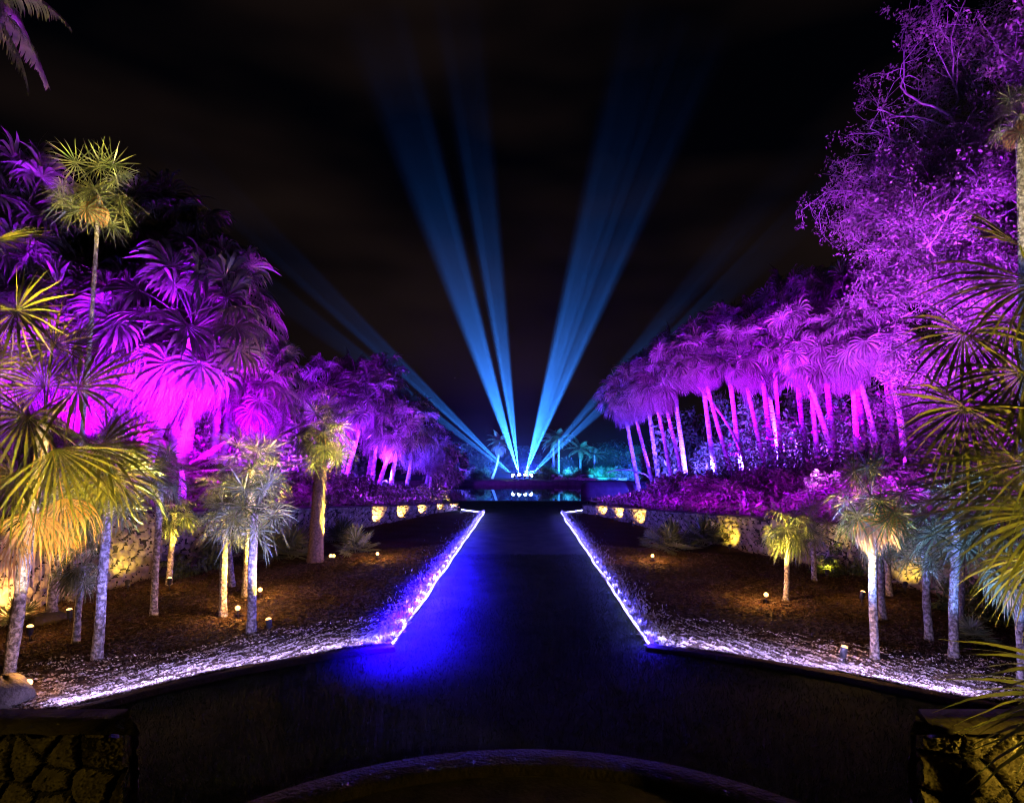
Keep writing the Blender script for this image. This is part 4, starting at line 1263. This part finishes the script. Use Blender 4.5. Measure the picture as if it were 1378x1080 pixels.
# lavender floods hidden behind the kerb of the curved bed fronts
for side in (-1, 1):
    a = arcs[side]
    t = np.linspace(.3, 7.0, 17)
    for i, tk in enumerate(t):
        x_, y_ = np.interp(tk, np.arange(len(a)), a[:, 0]), np.interp(tk, np.arange(len(a)), a[:, 1])
        x2, y2 = np.interp(tk + .05, np.arange(len(a)), a[:, 0]), np.interp(tk + .05, np.arange(len(a)), a[:, 1])
        nx_, ny_ = -(y2 - y_), (x2 - x_)
        if ny_ < 0: nx_, ny_ = -nx_, -ny_
        k_ = 1 / math.hypot(nx_, ny_)
        spot('kerb_lamp', (x_ + nx_ * k_ * .03, y_ + ny_ * k_ * .03, .22), (x_ + nx_ * k_, y_ + ny_ * k_, .22), (.48, .38, 1.0), KERB, 172, .25, .03)
    for (fx, fy), (tx, ty, tY), pw in (([(420, 893), (330, 690, 11.5), 1100], [(250, 926), (130, 740, 10), 380], [(120, 962), (30, 700, 8.6), 300]) if side < 0 else ([(1010, 895), (1150, 720, 11), 260], [(1150, 920), (1180, 720, 10), 380], [(1260, 945), (1290, 730, 10), 420], [(1330, 960), (1380, 760, 8.5), 260])):
        g = G(fx, fy, .2)
        spot('kerb_flood', (g.x, g.y, .3), P(tx, ty - 25, tY), (.27, .24, 1.0) if side < 0 else (.16, .30, 1.0), pw * LAVP, 46, .6, .05)

# ------------------------------------------------------------------ purple floods on the banks
def flood(side, Y, tx, ty, tY, colr, pw, ang=130, zo=.75, out=-.55):
    x = side * (wall_x(side, Y) + out)
    z = float(wall_z(side, Y)) if Y < 37 else .2
    spot('bank_flood', (x, Y, z + zo), P(tx, ty, tY), colr, pw * FLOOD, ang, .7, .12)


for Y, tx, ty, tY, cl, pw in [(39, 850, 560, 44, VIOLET, 5000), (36, 890, 560, 42, (.11, .02, 1), 6000), (32.5, 935, 545, 38, (.18, .014, 1), 6500), (29, 985, 530, 36, (.18, .002, 1), 6500), (26, 1030, 520, 36, (.27, .0, 1), 6500),
                              (23, 1090, 510, 31, MAGENTA, 5500), (20.5, 1150, 500, 29, MAGENTA, 5500), (18, 1200, 470, 26, MAGENTA, 5000), (16, 1290, 340, 22, MAGENTA, 38000), (14, 1320, 150, 21, (.36, .02, 1), 90000), (19, 1240, 60, 21, (.45, .08, 1), 60000)]:
    flood(1, Y, tx, ty, tY, cl, pw)
for Y, tx, ty, tY, cl, pw in [(13.5, 40, 400, 20, PURPLE, 2600), (15.5, 130, 440, 21, MAGENTA, 3600), (18, 220, 430, 22, MAGENTA, 3600), (21, 290, 440, 25, MAGENTA, 3600), (24, 345, 490, 28, (.30, .0, 1), 3600), (28, 430, 540, 37, (.28, .012, 1), 4500), (31.5, 470, 540, 39, (.24, .014, 1), 5000), (35.5, 510, 560, 41, (.2, .015, 1), 5000), (40, 560, 590, 46, VIOLET, 3500)]:
    flood(-1, Y, tx, ty, tY, cl, pw)
# unseen spots added among the trunks to brighten the thicket behind them
for side, px, Y, cl, pw in [(1, 900, 42, (.05, .03, 1), 2600), (1, 950, 42, (.07, .03, 1), 3200), (1, 1000, 41, (.10, .03, 1), 3600), (1, 1060, 40, (.13, .03, 1), 3600), (1, 1120, 38, (.2, .02, 1), 3600), (1, 1190, 36, (.3, .01, 1), 3200),
                            (-1, 320, 31, (.3, .01, 1), 2600), (-1, 400, 33, (.24, .01, 1), 2600), (-1, 250, 27, (.30, .0, 1), 2600), (-1, 520, 42, (.10, .02, 1), 2200), (-1, 170, 25, (.30, .0, 1), 2600)]:
    x = (px - CX) / F * Y
    z = float(terrace_z(side, x, Y)) + 1.6
    spot('thicket_fill', (x, Y, z), (x + side * 2, Y + 8, z + 1.2), cl, pw * 7.0, 140, .7, .12)
# extra unseen spots below the taller rows, added to lift their dark crowns
for side, px, Y, py, cl, pw in [(1, 850, 46, 540, VIOLET, 5000), (1, 905, 44, 490, (.11, .02, 1), 7000), (1, 955, 41, 460, (.18, .014, 1), 8000), (1, 1005, 40, 440, (.18, .002, 1), 8000), (1, 1055, 38, 420, (.25, .0, 1), 8000), (1, 1110, 34, 400, (.30, .0, 1), 8000), (1, 1170, 31, 400, MAGENTA, 7000),
                                (-1, 40, 18.5, 320, PURPLE, 2500), (-1, 110, 20.5, 350, MAGENTA, 2500), (-1, 190, 22, 360, MAGENTA, 3500), (-1, 270, 24, 380, MAGENTA, 3500), (-1, 325, 26, 440, (.30, .0, 1), 2500), (-1, 440, 36, 530, (.18, .002, 1), 3500), (-1, 500, 39, 530, (.2, .014, 1), 4500), (-1, 555, 43, 580, VIOLET, 3000)]:
    x = (px - CX) / F * Y
    z = float(terrace_z(side, x, Y)) if abs(x) > wall_x(side, Y) else .2
    spot('crown_fill', (x - side * 1.5, Y - 2.0, z + 1.6), P(px, py, Y + .5), cl, pw * (1.6 if side > 0 else 3.4), 110, .7, .12)
# unseen floods added above the left bed to brighten the tall left grove
for px, Y, tx, ty, tY, cl, pw in [(190, 14.5, 120, 330, 20, PURPLE, 30000), (235, 16.0, 230, 330, 22, MAGENTA, 26000), (280, 17.0, 300, 400, 25, MAGENTA, 26000), (250, 16.5, 180, 300, 23, (.3, .01, 1), 30000)]:
    spot('bank_flood', ((px - CX) / F * Y, Y, 2.5), P(tx, ty - 40, tY), cl, pw * .8, 56, .8, .12)
# unseen lights hung over the planting behind the walls, added to brighten it
for side, ys_ in ((1, [15.5, 18, 20.5, 23, 26, 29, 32, 35, 39]), (-1, [15, 17.5, 20, 23, 26, 29, 32, 35, 39])):
    for Y in ys_:
        x = side * (wall_x(side, Y) + 1.3)
        f = min(max((Y - 17) / 20, 0), 1)
        spot('shrub_fill', (side * (wall_x(side, Y) - .2), Y - .3, float(terrace_z(side, x, Y)) + 1.7), (x + side * 1.5, Y + 1.2, float(terrace_z(side, x, Y)) + .4), (.45 - .33 * f, .004 + .015 * f, 1), 620, 150, .8, .1)
# narrower floods reaching the upper crowns
for side, Y, tx, ty, tY, cl, pw in [(-1, 16, 60, 300, 21, PURPLE, 7000), (-1, 17, 200, 320, 24, MAGENTA, 9000), (-1, 20, 300, 370, 26, MAGENTA, 8000), (-1, 30, 490, 500, 40, (.26, .014, 1), 8000),
                                    (1, 33, 900, 460, 44, (.2, .02, 1), 9000), (1, 28, 980, 430, 41, (.33, .01, 1), 12000), (1, 23, 1070, 400, 37, MAGENTA, 12000), (1, 19, 1150, 400, 33, MAGENTA, 9000)]:
    flood(side, Y, tx, ty, tY, cl, pw * 6.0, 50, .8, -.5)
# blue and cyan floods across the lake
for x, y, t_, cl, pw in [(5.5, 71, P(760, 598, 76), CYAN, 14000), (9.5, 71, P(820, 615, 80), (.01, .34, 1), 9000), (-3.5, 71, P(668, 605, 75), (.03, .14, 1), 26000), (-8.5, 71, P(610, 620, 80), BLUE, 40000), (0.5, 74, P(706, 618, 92), (.02, .06, 1), 50000), (12.5, 68, P(870, 610, 78), (.02, .10, 1), 40000)]:
    spot('shore_flood', (x, y - 1.2, 1.6), t_, cl, pw, 95, .6, .15)
spot('shore_flood', (-9, 52, .8), P(590, 620, 63), (.18, .02, 1), 22000, 110, .6, .15)

# ------------------------------------------------------------------ haze: denser mist lying over the lake, thinning upwards
b = MB()
th_ = np.linspace(0, 2 * math.pi, 40, endpoint=False)
ph = np.linspace(0, math.pi / 2, 12)
v = np.stack([np.stack([66 * np.cos(p_) * np.cos(th_), 71 + 7.5 * np.cos(p_) * np.sin(th_), -.06 + 62 * np.full(40, math.sin(p_))], -1) for p_ in ph], 0)
v[-1] += np.stack([np.cos(th_), np.sin(th_), 0 * th_], -1) * .02
b.grid(v, closed=True)
i0 = np.arange(40)
b.add(np.concatenate([v[0], v[0] * [.02, .02, 1] + [0, 71 * .98, 0]]), np.stack([i0, (i0 + 1) % 40, 40 + (i0 + 1) % 40, 40 + i0], -1)[:, ::-1])
mm = bpy.data.materials.new('lake_mist_air')
mm.use_nodes = True
nt = mm.node_tree
nt.nodes.remove(nt.nodes['Principled BSDF'])
pv = nt.nodes.new('ShaderNodeVolumePrincipled')
pv.inputs['Color'].default_value = (.9, .93, 1, 1)
geo = nt.nodes.new('ShaderNodeNewGeometry')
dist = nt.nodes.new('ShaderNodeVectorMath'); dist.operation = 'DISTANCE'
dist.inputs[1].default_value = (0, 71, .5)
nt.links.new(geo.outputs['Position'], dist.inputs[0])
mul = nt.nodes.new('ShaderNodeMath'); mul.operation = 'MULTIPLY'; mul.inputs[1].default_value = -1 / 9.0
nt.links.new(dist.outputs['Value'], mul.inputs[0])
ex = nt.nodes.new('ShaderNodeMath'); ex.operation = 'EXPONENT'
nt.links.new(mul.outputs[0], ex.inputs[0])
m2 = nt.nodes.new('ShaderNodeMath'); m2.operation = 'MULTIPLY'; m2.inputs[1].default_value = 0.0062
nt.links.new(ex.outputs[0], m2.inputs[0])
nt.links.new(m2.outputs[0], pv.inputs['Density'])
nt.links.new(pv.outputs['Volume'], nt.nodes['Material Output'].inputs['Volume'])
tag(b.build('lake_mist', mm), 'mist over the lake catching the searchlight beams', 'mist', kind='stuff')
